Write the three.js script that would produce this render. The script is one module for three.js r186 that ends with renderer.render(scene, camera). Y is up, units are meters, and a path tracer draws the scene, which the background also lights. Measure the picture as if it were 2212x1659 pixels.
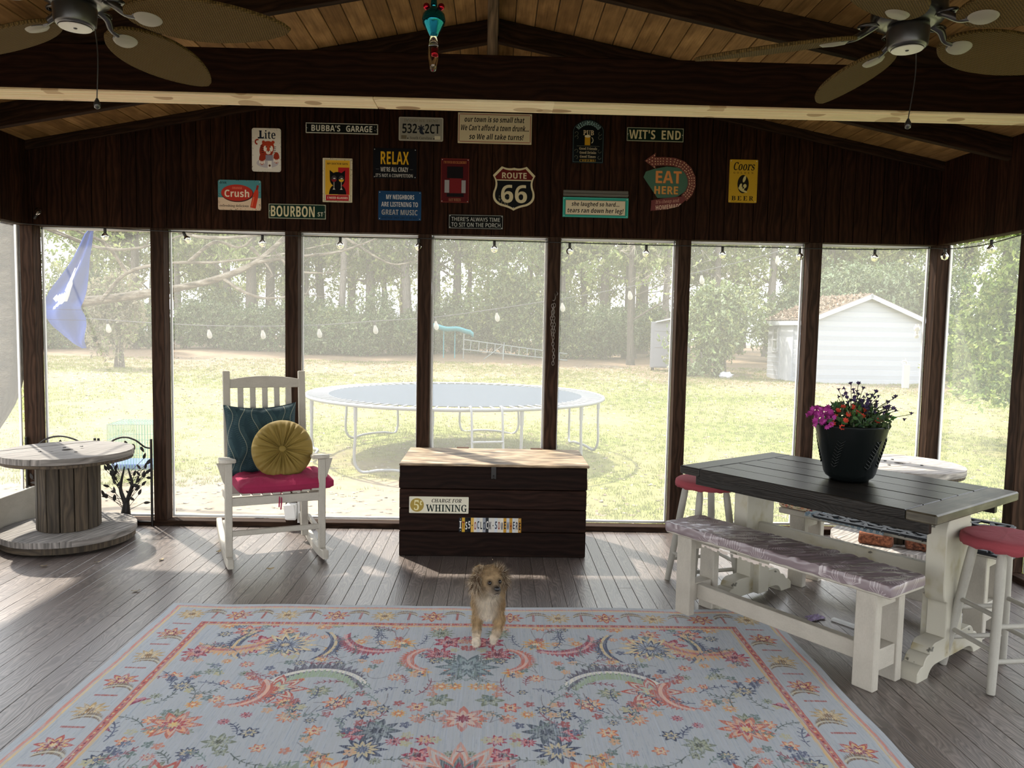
import * as THREE from 'three';
import { mergeGeometries, mergeVertices } from 'three/addons/utils/BufferGeometryUtils.js';
import { MarchingCubes } from 'three/addons/objects/MarchingCubes.js';
import { createNoise3D } from 'simplex-noise';

// ---------- camera ----------
const scene = new THREE.Scene();
const camera = new THREE.PerspectiveCamera(53.05, 2212 / 1659, 0.05, 300);
camera.position.set(0, 1.4543, 5.4163);
camera.rotation.set(-0.0743, -0.0228, 0.0196, 'YXZ');
scene.add(camera);

// ---------- sky, sun, exposure ----------
const renderer = new THREE.WebGLRenderer();
renderer.toneMapping = THREE.LinearToneMapping;
renderer.toneMappingExposure = 2.85;
renderer.shadowMap.enabled = true;
{ // thin bright haze: pale near the horizon, blue overhead
  const W = 128, H = 64, d = new Float32Array(W * H * 4);
  for (let j = 0; j < H; j++) {
    const up = ((j + 0.5) / H - 0.5) * 2, t = Math.pow(Math.max(0, up), 0.6);
    for (let i = 0; i < W; i++) d.set([1.62 - 0.62 * t, 1.64 - 0.52 * t, 1.66 - 0.36 * t, 1], (j * W + i) * 4);
  }
  const sky = new THREE.DataTexture(d, W, H, THREE.RGBAFormat, THREE.FloatType);
  sky.mapping = THREE.EquirectangularReflectionMapping; sky.magFilter = THREE.LinearFilter; sky.needsUpdate = true;
  scene.background = sky; scene.environment = sky;
  scene.backgroundIntensity = 1; scene.environmentIntensity = 1;
}
const sun = new THREE.DirectionalLight(new THREE.Color().setRGB(1, 0.94, 0.82), 3.9);
sun.name = 'sun';
sun.position.set(-0.28 * 60, 0.59 * 60, -0.33 * 60);
sun.target.position.set(0, 0, 0);
sun.castShadow = true; sun.shadow.radius = 2.2;
sun.shadow.mapSize.set(4096, 4096);
Object.assign(sun.shadow.camera, { left: -40, right: 40, top: 40, bottom: -40, near: 1, far: 140 });
scene.add(sun, sun.target);

// ---------- helpers ----------
const PI = Math.PI, V3 = (x, y, z) => new THREE.Vector3(x, y, z);
function rng(seed) { let s = seed | 0; return () => { s = (s + 0x6d2b79f5) | 0; let t = Math.imul(s ^ (s >>> 15), 1 | s); t = (t + Math.imul(t ^ (t >>> 7), 61 | t)) ^ t; return ((t ^ (t >>> 14)) >>> 0) / 4294967296; }; }
const lerp = (a, b, t) => a + (b - a) * t, clamp = (x, a, b) => Math.min(b, Math.max(a, x)), sstep = (a, b, x) => { const t = clamp((x - a) / (b - a), 0, 1); return t * t * (3 - 2 * t); };
const noise3 = createNoise3D(rng(77));
const fbm = (x, y, z, n = 4) => { let s = 0, a = 0.5; for (let i = 0; i < n; i++, a *= 0.5, x *= 2.03, y *= 2.03, z *= 2.03) s += a * noise3(x, y, z); return s; };
const used = new Map();
function numbered(name) { const n = used.get(name) ?? 0; used.set(name, n + 1); return n ? name + '_' + String(n).padStart(3, '0') : name; }
function thing(name, label, category, pos = [0, 0, 0], turn = 0, group) {
  const o = new THREE.Group(); o.name = numbered(name); o.position.set(...pos); o.rotation.y = turn;
  o.userData = { label, category }; if (group) o.userData.group = group; scene.add(o); return o;
}
function tag(o, label, category, group, kind) { o.userData.label = label; o.userData.category = category; if (group) o.userData.group = group; if (kind) o.userData.kind = kind; return o; }
function part(name, geo, m, parent, pos, rot) {
  const o = new THREE.Mesh(geo, m); o.name = parent === scene ? numbered(name) : name;
  if (pos) o.position.set(...pos); if (rot) o.rotation.set(...rot); parent.add(o); return o;
}
function struct(name, geo, m, pos, rot) { const o = part(name, geo, m, scene, pos, rot); o.userData.kind = 'structure'; return o; }
function structGroup(name) { const o = new THREE.Group(); o.name = numbered(name); o.userData.kind = 'structure'; scene.add(o); return o; }
const merge = (list) => { list = list.map((g) => (g.index ? g.toNonIndexed() : g)); for (const g of list) for (const k of Object.keys(g.attributes)) if (!['position', 'normal', 'uv'].includes(k)) g.deleteAttribute(k); return mergeGeometries(list); };
const at = (g, x, y, z, rx = 0, ry = 0, rz = 0) => { if (rx) g.rotateX(rx); if (ry) g.rotateY(ry); if (rz) g.rotateZ(rz); return g.translate(x, y, z); };
// texture coordinates in metres: v runs along the long axis of the piece, u across it
function woodUV(g, axis, ou = 0, ov = 0, su = 1, sv = 1) {
  const p = g.attributes.position, n = g.attributes.normal, uv = new Float32Array(p.count * 2), c = (i, k) => (k === 0 ? p.getX(i) : k === 1 ? p.getY(i) : p.getZ(i));
  for (let i = 0; i < p.count; i++) {
    const a = [Math.abs(n.getX(i)), Math.abs(n.getY(i)), Math.abs(n.getZ(i))]; const f = a.indexOf(Math.max(...a));
    let va = axis, ua = 3 - axis - f; if (f === axis) { va = (axis + 1) % 3; ua = (axis + 2) % 3; }
    uv[i * 2] = c(i, ua) * su + ou + f * 0.37; uv[i * 2 + 1] = c(i, va) * sv + ov;
  }
  return g.setAttribute('uv', new THREE.BufferAttribute(uv, 2));
}
// box with chamfered edges, 44 triangles
function board(lx, ly, lz, b = 0.003, seed = 0) {
  b = Math.min(b, lx * 0.4, ly * 0.4, lz * 0.4);
  const H = [lx / 2, ly / 2, lz / 2], pos = [], V = (s, ax) => [0, 1, 2].map((k) => s[k] * (k === ax ? H[k] : H[k] - b));
  const tri = (a, c, d, n) => { const e1 = c.map((x, k) => x - a[k]), e2 = d.map((x, k) => x - a[k]), cr = [e1[1] * e2[2] - e1[2] * e2[1], e1[2] * e2[0] - e1[0] * e2[2], e1[0] * e2[1] - e1[1] * e2[0]]; if (cr[0] * n[0] + cr[1] * n[1] + cr[2] * n[2] < 0) [c, d] = [d, c]; pos.push(...a, ...c, ...d); };
  for (let ax = 0; ax < 3; ax++) {
    const o = (ax + 1) % 3, q = (ax + 2) % 3;
    for (const s of [-1, 1]) {
      const P = (i, j) => { const v = [0, 0, 0]; v[ax] = s; v[o] = i; v[q] = j; return v; }, n = [0, 0, 0]; n[ax] = s;
      const A = V(P(-1, -1), ax), B = V(P(1, -1), ax), C = V(P(1, 1), ax), D = V(P(-1, 1), ax);
      tri(A, B, C, n); tri(A, C, D, n);
      for (const t of [-1, 1]) { // edge between faces ax and o, running along q
        const S = (k) => { const v = [0, 0, 0]; v[ax] = s; v[o] = t; v[q] = k; return v; }, m = S(0);
        const a1 = V(S(-1), ax), a2 = V(S(1), ax), b1 = V(S(-1), o), b2 = V(S(1), o);
        tri(a1, a2, b2, m); tri(a1, b2, b1, m);
      }
    }
  }
  for (const x of [-1, 1]) for (const y of [-1, 1]) for (const z of [-1, 1]) tri(V([x, y, z], 0), V([x, y, z], 1), V([x, y, z], 2), [x, y, z]);
  const g = new THREE.BufferGeometry(); g.setAttribute('position', new THREE.Float32BufferAttribute(pos, 3)); g.computeVertexNormals();
  const axis = H.indexOf(Math.max(...H)), r = rng(seed * 131 + 7); return woodUV(g, axis, r() * 5, r() * 5);
}
const bx = (x0, x1, y0, y1, z0, z1, b, s) => board(x1 - x0, y1 - y0, z1 - z0, b, s).translate((x0 + x1) / 2, (y0 + y1) / 2, (z0 + z1) / 2);
// swept tube through points; radius a number or a function of 0..1
function tube(points, r, seg = 24, rad = 8, closed = false) {
  const curve = new THREE.CatmullRomCurve3(points.map((p) => (p.isVector3 ? p : V3(...p))), closed, 'centripetal'), g = new THREE.TubeGeometry(curve, seg, 1, rad, closed);
  const p = g.attributes.position, c = V3(), f = typeof r === 'function' ? r : () => r;
  for (let i = 0; i <= seg; i++) { curve.getPointAt(i / seg, c); const k = f(i / seg); for (let j = 0; j <= rad; j++) { const q = i * (rad + 1) + j; p.setXYZ(q, c.x + (p.getX(q) - c.x) * k, c.y + (p.getY(q) - c.y) * k, c.z + (p.getZ(q) - c.z) * k); } }
  return g;
}
const rod = (a, b, r, rad = 8, r2 = r) => { const A = V3(...a), B = V3(...b), d = B.clone().sub(A), L = d.length(), g = new THREE.CylinderGeometry(r2, r, L, rad); g.applyQuaternion(new THREE.Quaternion().setFromUnitVectors(V3(0, 1, 0), d.normalize())); const m = A.add(B).multiplyScalar(0.5); return g.translate(m.x, m.y, m.z); };
const lathe = (pts, seg = 40) => new THREE.LatheGeometry(pts.map(([x, y]) => new THREE.Vector2(x, y)), seg);
const ball = (r, w = 16, h = 12) => new THREE.SphereGeometry(r, w, h);
function extrude(pts, depth, bevel = 0.003, curveSeg = 8) {
  const s = pts instanceof THREE.Shape ? pts : new THREE.Shape(pts.map(([x, y]) => new THREE.Vector2(x, y)));
  return new THREE.ExtrudeGeometry(s, { depth: depth - 2 * bevel, bevelEnabled: bevel > 0, bevelSize: bevel, bevelThickness: bevel, bevelSegments: 1, curveSegments: curveSeg, steps: 1 }).translate(0, 0, -depth / 2 + bevel);
}
// computed textures
function tex(W, H, f, { srgb = true, repeat = true } = {}) {
  const d = new Uint8Array(W * H * 4);
  for (let y = 0; y < H; y++) for (let x = 0; x < W; x++) { const c = f((x + 0.5) / W, (y + 0.5) / H), o = (y * W + x) * 4; if (typeof c === 'number') d[o] = d[o + 1] = d[o + 2] = clamp(c, 0, 1) * 255; else for (let k = 0; k < 3; k++) d[o + k] = clamp(c[k], 0, 1) * 255; d[o + 3] = 255; }
  const t = new THREE.DataTexture(d, W, H); t.magFilter = THREE.LinearFilter; t.minFilter = THREE.LinearMipmapLinearFilter; t.generateMipmaps = true; if (srgb) t.colorSpace = THREE.SRGBColorSpace;
  if (repeat) t.wrapS = t.wrapT = THREE.RepeatWrapping; t.needsUpdate = true; return t;
}
function canvasTex(W, H, draw) { const c = document.createElement('canvas'); c.width = W; c.height = H; const x = c.getContext('2d'); draw(x, W, H); const t = new THREE.CanvasTexture(c); t.colorSpace = THREE.SRGBColorSpace; t.magFilter = THREE.LinearFilter; return t; }
const scaled = (t, u, v) => { const c = t.clone(); c.repeat.set(u, v); c.needsUpdate = true; return c; };
const tile = (f, u, v, cu, cv, z) => { // noise that repeats: blends two shifted reads
  const a = f(u * cu, v * cv, z), b = f((u - 1) * cu, v * cv, z), wu = u; const c = f(u * cu, (v - 1) * cv, z), d = f((u - 1) * cu, (v - 1) * cv, z);
  return lerp(lerp(a, b, wu), lerp(c, d, wu), v);
};
const std = (color, roughness = 0.8, more = {}) => new THREE.MeshStandardMaterial({ color: Array.isArray(color) ? new THREE.Color().setRGB(...color) : color, roughness, ...more });
const phys = (color, roughness, more = {}) => new THREE.MeshPhysicalMaterial({ color: Array.isArray(color) ? new THREE.Color().setRGB(...color) : color, roughness, ...more });
const SR = (r, g, b) => new THREE.Color().setRGB(r / 255, g / 255, b / 255, THREE.SRGBColorSpace);
// ---------- wood textures ----------
const grainF = (freq, warp, fib, seed) => (u, v) => {
  const w = tile((a, b, c) => fbm(a, b, c, 3), u, v, 2.2, 2.6, seed), r = Math.sin((u * freq + w * warp) * 2 * PI), f = tile((a, b, c) => noise3(a, b, c), u, v, 70, 9, seed + 3), f2 = tile((a, b, c) => noise3(a, b, c), u, v, 24, 2.5, seed + 5);
  return 0.74 + 0.13 * r * Math.abs(r) + fib * f + 0.09 * f2 + 0.1 * w;
};
const T = {};
T.grain = tex(256, 512, grainF(7, 1.6, 0.08, 1));          // one tile: 0.25 m across, 1.2 m along
T.cath = tex(512, 1024, grainF(20, 7.5, 0.07, 9));           // strong cathedral figure
T.cathBump = tex(512, 1024, (u, v) => grainF(20, 7.5, 0.07, 9)(u, v), { srgb: false });
T.blotch = tex(256, 256, (u, v) => { const a = tile((x, y, z) => fbm(x, y, z, 4), u, v, 4, 4, 21), b = tile((x, y, z) => fbm(x, y, z, 3), u, v, 13, 3, 25); const k = clamp(0.72 + 0.75 * a + 0.35 * b, 0.25, 1); return [k, k * lerp(0.86, 1, k), k * lerp(0.68, 1, k)]; });
T.soft = tex(256, 512, (u, v) => { const a = tile((x, y, z) => fbm(x, y, z, 4), u, v, 3, 5, 121), b = tile((x, y, z) => fbm(x, y, z, 3), u, v, 22, 4, 125), k = clamp(0.82 + 0.3 * a + 0.2 * b, 0.3, 1); return [k, k * lerp(0.9, 1, k), k * lerp(0.75, 1, k)]; });
T.speck = tex(256, 256, (u, v) => { const a = tile((x, y, z) => fbm(x, y, z, 4), u, v, 5, 5, 41), b = tile((x, y, z) => fbm(x, y, z, 2), u, v, 40, 40, 45); return 0.95 + 0.07 * a + 0.05 * b - (b > 0.55 ? 0.3 : 0); }); // paint with dings
T.fine = tex(128, 128, (u, v) => 0.88 + 0.14 * tile((x, y, z) => fbm(x, y, z, 2), u, v, 30, 30, 61));
T.fineBump = tex(128, 128, (u, v) => 0.5 + 0.6 * tile((x, y, z) => fbm(x, y, z, 2), u, v, 30, 30, 61), { srgb: false });
const bs = scaled(T.soft, 3, 0.6), gr = scaled(T.grain, 4, 0.85), ca = scaled(T.cath, 3.4, 0.7), caB = scaled(T.cathBump, 3.4, 0.7), bl = scaled(T.blotch, 2.6, 0.9), sp = scaled(T.speck, 3, 1.5), fi = scaled(T.fine, 6, 6), fiB = scaled(T.fineBump, 6, 6);
// pale beam underside with brown knots and stain marks, 0.17 m by 6.4 m
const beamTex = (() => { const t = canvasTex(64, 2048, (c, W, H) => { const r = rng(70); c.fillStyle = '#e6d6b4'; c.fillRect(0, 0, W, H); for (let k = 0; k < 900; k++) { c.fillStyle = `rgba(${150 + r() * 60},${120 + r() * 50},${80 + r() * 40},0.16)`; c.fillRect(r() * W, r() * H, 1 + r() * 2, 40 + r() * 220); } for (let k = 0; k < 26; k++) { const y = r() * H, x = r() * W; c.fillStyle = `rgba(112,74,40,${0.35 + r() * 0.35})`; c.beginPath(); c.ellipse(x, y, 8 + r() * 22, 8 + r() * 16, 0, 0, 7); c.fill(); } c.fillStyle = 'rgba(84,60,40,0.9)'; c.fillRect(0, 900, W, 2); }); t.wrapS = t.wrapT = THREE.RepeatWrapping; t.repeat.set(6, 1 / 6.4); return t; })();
const M = {
  stain: [0, 1, 2].map((i) => phys([0.029 + i * 0.008, 0.0112 + i * 0.0032, 0.0055 + i * 0.0015], 0.7, { map: gr, specularIntensity: 0.12 })),
  post: phys([0.062, 0.033, 0.02], 0.75, { map: gr, specularIntensity: 0.2 }),
  rafter: phys([0.042, 0.02, 0.0105], 0.75, { map: gr, specularIntensity: 0.2 }),
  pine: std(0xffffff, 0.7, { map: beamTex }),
  reveal: std([0.31, 0.205, 0.135], 0.75, { map: gr }),
  ceil: [0, 1, 2].map((i) => phys([0.27 + i * 0.05, 0.15 + i * 0.032, 0.058 + i * 0.015], 0.6, { map: bs, specularIntensity: 0.3 })),
  floor: [0, 1, 2, 3].map((i) => phys([0.225 + i * 0.028, 0.178 + i * 0.025, 0.157 + i * 0.023], 0.36, { clearcoat: 0.55, clearcoatRoughness: 0.3, map: ca, bumpMap: caB, bumpScale: 0.0012 })),
  whiteTrim: std([0.78, 0.78, 0.76], 0.6),
  cream: std([0.72, 0.68, 0.6], 0.8, { map: fi }),
  roofing: std([0.12, 0.11, 0.1], 0.95),
  dark: std([0.012, 0.011, 0.011], 0.5),
};
// ---------- room dimensions ----------
const XL = -3.293, XR = 3.194, PW = 0.089, BAY = 0.914, HEAD = 2.085, APEX = 3.27, SLOPE = 0.195, XA = -0.03, ZB = 6.9, FLOORT = 0.03;
const roofY = (x) => APEX - SLOPE * Math.abs(x - XA);

// ---------- floor ----------
{
  const floor = structGroup('floor'), r = rng(5), pitch = 0.0786, n = Math.round((XR - XL) / pitch);
  const geos = new Map(), plank = (len, k) => { const key = len.toFixed(2) + k; if (!geos.has(key)) geos.set(key, board(pitch - 0.0016, FLOORT, len, 0.0013, k + 1)); return geos.get(key); };
  for (let i = 0; i < n; i++) {
    const x = XL + (i + 0.5) * pitch, cut = r() < 0.75 ? 1.2 + Math.floor(r() * 9) * 0.5 : 0, pieces = cut ? [[-0.09, cut], [cut, ZB]] : [[-0.09, ZB]];
    for (const [z0, z1] of pieces) { const L = Math.round((z1 - z0 - 0.002) * 100) / 100; part('plank', plank(L, Math.floor(r() * 4)), M.floor[Math.floor(r() * 4)], floor, [x, -FLOORT / 2 + (r() - 0.5) * 0.0016, (z0 + z1) / 2]); }
  }
  part('joists', merge(Array.from({ length: 12 }, (_, i) => bx(XL, XR, -0.2, -FLOORT - 0.002, 0.0 + i * 0.6, 0.04 + i * 0.6, 0.002, i))), M.post, floor);
  part('skirt_board', bx(XL - 0.02, XR + 0.02, -0.24, -0.005, -0.13, -0.095, 0.003, 4), M.reveal, floor);
}
// ---------- posts, sills, headers ----------
const posts = structGroup('posts'); posts.name = 'trim_1';
{
  const dx = [0.012, -0.013, -0.003, 0.004, -0.006, -0.005, 0.008, 0.0035];
  for (let k = 0; k < 8; k++) {
    const x = XL + k * BAY + dx[k], g = bx(x, x + PW, 0.038, HEAD, -0.1, 0, 0.003, k + 20);
    part('post', g, M.post, posts);
  }
  for (const side of [-1, 1]) for (let k = 1; k < 8; k++) {
    const x0 = side < 0 ? XL : XR - PW, z = k * (BAY + 0.04), g = bx(x0, x0 + PW, 0.038, HEAD, z - PW, z, 0.003, k + 40 + side);
    part('post', g, M.post, posts);
  }
  // sill plates
  part('sill', bx(XL, XR, 0, 0.038, -0.1, 0, 0.003, 61), M.post, posts);
  part('sill', bx(XL, XL + PW, 0, 0.038, 0, ZB, 0.003, 62), M.post, posts);
  part('sill', bx(XR - PW, XR, 0, 0.038, 0, ZB, 0.003, 63), M.post, posts);
  // white battens that hold the screens, on the outer edge of every opening
  const bat = [];
  for (let k = 0; k < 7; k++) { const a = XL + k * BAY + PW + dx[k], b = XL + (k + 1) * BAY + dx[k + 1]; for (const [x0, x1, y0, y1] of [[a, a + 0.014, 0.04, HEAD], [b - 0.014, b, 0.04, HEAD], [a, b, 0.04, 0.056], [a, b, HEAD - 0.016, HEAD]]) bat.push(bx(x0, x1, y0, y1, -0.118, -0.1, 0.001, k)); }
  for (const side of [-1, 1]) for (let k = 0; k < 7; k++) { const z0 = k ? k * (BAY + 0.04) : 0, z1 = (k + 1) * (BAY + 0.04) - PW, x0 = side < 0 ? XL - 0.016 : XR, x1 = x0 + 0.016; for (const [a, b, y0, y1] of [[z0, z0 + 0.014, 0.04, HEAD], [z1 - 0.014, z1, 0.04, HEAD]]) bat.push(bx(x0, x1, y0, y1, a, b, 0.001, k)); }
  for (const g of bat) part('screen_batten', g, M.whiteTrim, posts);
}
// screens: fine dusty mesh, one panel for each opening
const screenMat = phys([0.72, 0.71, 0.66], 1, { transparent: true, opacity: 0.27, transmission: 0.5, thickness: 0, side: THREE.DoubleSide, specularIntensity: 0.2 });
{
  let n = 0;
  for (let k = 0; k < 7; k++) struct('window_' + ++n, new THREE.PlaneGeometry(BAY - PW - 0.02, HEAD - 0.06), screenMat, [XL + k * BAY + PW + (BAY - PW) / 2, HEAD / 2 + 0.02, -0.109]);
  for (const side of [-1, 1]) for (let k = 0; k < 7; k++) { const z0 = k ? k * (BAY + 0.04) : 0, z1 = (k + 1) * (BAY + 0.04) - PW; struct('window_' + ++n, new THREE.PlaneGeometry(z1 - z0 - 0.02, HEAD - 0.06), screenMat, [side < 0 ? XL - 0.008 : XR + 0.008, HEAD / 2 + 0.02, (z0 + z1) / 2], [0, PI / 2, 0]); }
}
// ---------- boarded gable wall and side walls ----------
{
  const r = rng(11), w = 0.1016, wall = structGroup('wall_back');
  for (let x = XL; x < XR - 0.01; x += w) {
    const x1 = Math.min(x + w, XR), xm = (x + x1) / 2, top = roofY(xm) - 0.004, g = board(x1 - x - 0.004, top - HEAD, 0.016, 0.0025, Math.floor(r() * 30)).translate(xm, (top + HEAD) / 2, -0.008), p = g.attributes.position;
    for (let i = 0; i < p.count; i++) if (p.getY(i) > (top + HEAD) / 2) p.setY(i, p.getY(i) + roofY(p.getX(i)) - roofY(xm));
    part('plank', g, M.stain[Math.floor(r() * 3)], wall);
  }
  const back = (() => { const s = new THREE.Shape([[XL, HEAD], [XR, HEAD], [XR, roofY(XR)], [XA, roofY(XA)], [XL, roofY(XL)]].map(([a, b]) => new THREE.Vector2(a, b))); return new THREE.ExtrudeGeometry(s, { depth: 0.08, bevelEnabled: false }).translate(0, 0, -0.098); })();
  part('header', back, M.post, wall);
  for (const side of [-1, 1]) {
    const wl = structGroup(side < 0 ? 'wall_left' : 'wall_right'), xi = side < 0 ? XL + PW : XR - PW, top = roofY(xi) - 0.002;
    for (let z = 0; z < ZB - 0.01; z += w) { const z1 = Math.min(z + w, ZB); part('plank', board(0.016, top - HEAD, z1 - z - 0.004, 0.0025, Math.floor(r() * 30)).translate(xi - side * 0.008 + side * 0.016, (top + HEAD) / 2, (z + z1) / 2), M.stain[Math.floor(r() * 3)], wl); }
    part('header', bx(side < 0 ? XL : xi + 0.02, side < 0 ? xi - 0.02 : XR, HEAD, roofY(XR) + 0.004, -0.02, ZB, 0.002, 3), M.post, wl);
  }
}
// ---------- ceiling boards, rafters, tie beam ----------
const ang = Math.atan(SLOPE);
{
  const ceil = structGroup('ceiling'), r = rng(15), w = 0.118, span = (XR - XA + 0.28) / Math.cos(ang), geos = [0, 1, 2, 3, 4].map((k) => board(w - 0.004, 0.016, ZB + 0.55, 0.003, k + 70));
  for (const side of [-1, 1]) for (let s = w / 2; s < span; s += w) {
    const x = XA + side * s * Math.cos(ang), y = APEX - s * Math.sin(ang) + 0.008;
    part('plank', geos[Math.floor(r() * 5)], M.ceil[Math.floor(r() * 3)], ceil, [x, y, (ZB - 0.4) / 2], [0, 0, -side * ang]);
  }
  for (const side of [-1, 1]) struct('roof', board(span + 0.04, 0.03, ZB + 0.6, 0.004, 3), M.roofing, [XA + side * (span / 2) * Math.cos(ang), APEX - (span / 2) * Math.sin(ang) + 0.037, (ZB - 0.42) / 2], [0, 0, -side * ang]);
  // rafter pairs
  const frame = structGroup('trim_2');
  const L = (XR - 0.03 - XA) / Math.cos(ang);
  for (const [z, h] of [[0.02, 0.06], [0.71, 0.13], [1.585, 0.13], [2.66, 0.13], [3.62, 0.13], [4.6, 0.13], [5.6, 0.13], [6.5, 0.13]]) for (const side of [-1, 1])
    part('rafter', board(L, h, z < 0.1 ? 0.03 : 0.045, 0.003, Math.round(z * 10)).rotateZ(-side * ang), M.rafter, frame, [XA + side * (L / 2) * Math.cos(ang) + side * -h / 2 * Math.sin(ang), APEX - (L / 2) * Math.sin(ang) - h / 2 / Math.cos(ang) - 0.001, z]);
  part('king_post', board(0.05, 0.42, 0.038, 0.003, 8), M.reveal, frame, [XA - 0.01, 2.738 + 0.2, 1.55]);
  part('ridge_board', board(0.038, 0.1, ZB, 0.003, 6), M.post, frame, [XA, APEX - 0.055, ZB / 2]);
  const tie = (z) => { part('tie_beam', bx(XL + PW, XR - PW, 2.529, 2.735, z - 0.166, z, 0.004, 9), M.stain[0], frame); for (const [x0, x1] of [[XL + PW, -0.6], [-0.598, XR - PW]]) part('beam_underside', bx(x0, x1, 2.516, 2.528, z - 0.166, z, 0.002, 9), M.pine, frame); };  // underside of the tie beam drawn as separate paler strips with one joint
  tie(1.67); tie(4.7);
}
// ---------- open screened side behind the camera ----------
{
  const wf = structGroup('wall_front');
  for (let k = 0; k < 8; k++) part('post', bx(XL + k * BAY, XL + k * BAY + PW, 0.038, HEAD, ZB - 0.09, ZB, 0.003, k), M.post, wf);
  part('sill', bx(XL, XR, 0, 0.038, ZB - 0.09, ZB, 0.003, 61), M.post, wf);
  const s = new THREE.Shape([[XL, HEAD], [XR, HEAD], [XR, roofY(XR) - 0.01], [XA, roofY(XA) - 0.01], [XL, roofY(XL) - 0.01]].map(([a, b]) => new THREE.Vector2(a, b)));
  part('gable', new THREE.ExtrudeGeometry(s, { depth: 0.09, bevelEnabled: false }).translate(0, 0, ZB - 0.09), M.stain[1], wf);
}
// ---------- ground ----------
const groundY = (x, z) => { const d = 5.4 - z; let y = -0.46 + 0.3 * sstep(11, 25, d) + 0.22 * sstep(26, 40, d); return y + 0.05 * noise3(x * 0.12, 3.1, z * 0.12) * sstep(7, 14, d); };
{
  const S = 96, g = new THREE.PlaneGeometry(S, S, 160, 160).rotateX(-PI / 2).translate(0, 0, -26), p = g.attributes.position, uv = g.attributes.uv;
  for (let i = 0; i < p.count; i++) { const x = p.getX(i), z = p.getZ(i); p.setY(i, groundY(x, z)); uv.setXY(i, (x + 48) / S, (z + 74) / S); }
  g.computeVertexNormals();
  // grass, thin straw-coloured turf, bare earth and brown leaf litter, by place
  const c1 = [0.41, 0.44, 0.17], c2 = [0.48, 0.445, 0.27], c3 = [0.44, 0.36, 0.27], c4 = [0.49, 0.43, 0.36];
  const map = tex(1536, 1536, (u, v) => {
    const x = u * S - 48, z = v * S - 74, d = 5.4 - z, big = fbm(x * 0.16, 1, z * 0.16, 4), mid = fbm(x * 0.9, 5, z * 0.9, 3), fine = fbm(x * 7, 9, z * 7, 2), wob = 3.5 * fbm(x * 0.12, 7, z * 0.2, 3);
    let green = clamp(0.5 + 1.1 * big + 0.5 * mid, 0, 1), litter = sstep(19, 33, d + wob), earth = sstep(10.6, 8.4, d + 1.6 * mid) * sstep(1.0, -0.6, x + wob * 0.3);
    if (x > 5) litter = Math.max(litter, sstep(20.5, 23, d + wob * 0.6 + (x - 9) * 0.25));
    let c = [0, 1, 2].map((k) => lerp(lerp(lerp(c2[k], c1[k], green), c3[k], litter), c4[k], earth));
    const k = 1 + 0.2 * fine + 0.12 * mid; return c.map((q) => q * k);
  }, { repeat: false });
  struct('ground', g, std(0xffffff, 0.95, { map }));
}
// ---------- furniture materials ----------
T.mossy = tex(256, 256, (u, v) => { const a = tile((x, y, z) => fbm(x, y, z, 4), u, v, 3, 2.2, 141), b = tile((x, y, z) => fbm(x, y, z, 3), u, v, 14, 9, 145), k = 0.6 * sstep(0.05, 0.6, a + 0.25 * b), d = b > 0.42 ? 0.55 : 1; return [lerp(0.97, 0.66, k) * d, lerp(0.97, 0.58, k) * d, lerp(0.97, 0.34, k) * d]; }); // algae and rust stains on old paint
Object.assign(M, {
  white: std([0.45, 0.412, 0.345], 0.55, { map: sp }),
  cream2: std([0.47, 0.44, 0.355], 0.6, { map: scaled(T.mossy, 1.2, 1.2) }),
  stoolGrey: std([0.38, 0.36, 0.31], 0.6, { map: sp }),
  tableDark: [0, 1].map((i) => phys([0.024 + i * 0.01, 0.02 + i * 0.009, 0.016 + i * 0.007], 0.32, { specularIntensity: 0.45, map: ca, bumpMap: caB, bumpScale: 0.001 })),
  tableWorn: std([0.12, 0.108, 0.075], 0.42, { map: bl }),
  spoolGrey: [0, 1, 2].map((i) => std([0.32 + i * 0.04, 0.29 + i * 0.036, 0.26 + i * 0.033], 0.8, { map: gr })),
  stave: [0, 1, 2].map((i) => std([0.085 + i * 0.025, 0.062 + i * 0.018, 0.038 + i * 0.012], 0.85, { map: gr })),
  black: std([0.014, 0.013, 0.013], 0.45), iron: std([0.02, 0.017, 0.015], 0.5, { metalness: 0.3 }),
  rust: std([0.12, 0.06, 0.035], 0.75), steel: std([0.55, 0.56, 0.56], 0.38, { metalness: 0.85 }),
  redCloth: std([0.36, 0.06, 0.075], 0.95, { map: fi, bumpMap: fiB, bumpScale: 0.001 }),
  chestWood: [0, 1, 2].map((i) => phys([0.022 + i * 0.006, 0.01 + i * 0.0025, 0.0065 + i * 0.0016], 0.6, { map: gr, specularIntensity: 0.15 })),
  lidWood: std([0.5, 0.385, 0.255], 0.65, { map: bl }),
});
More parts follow.
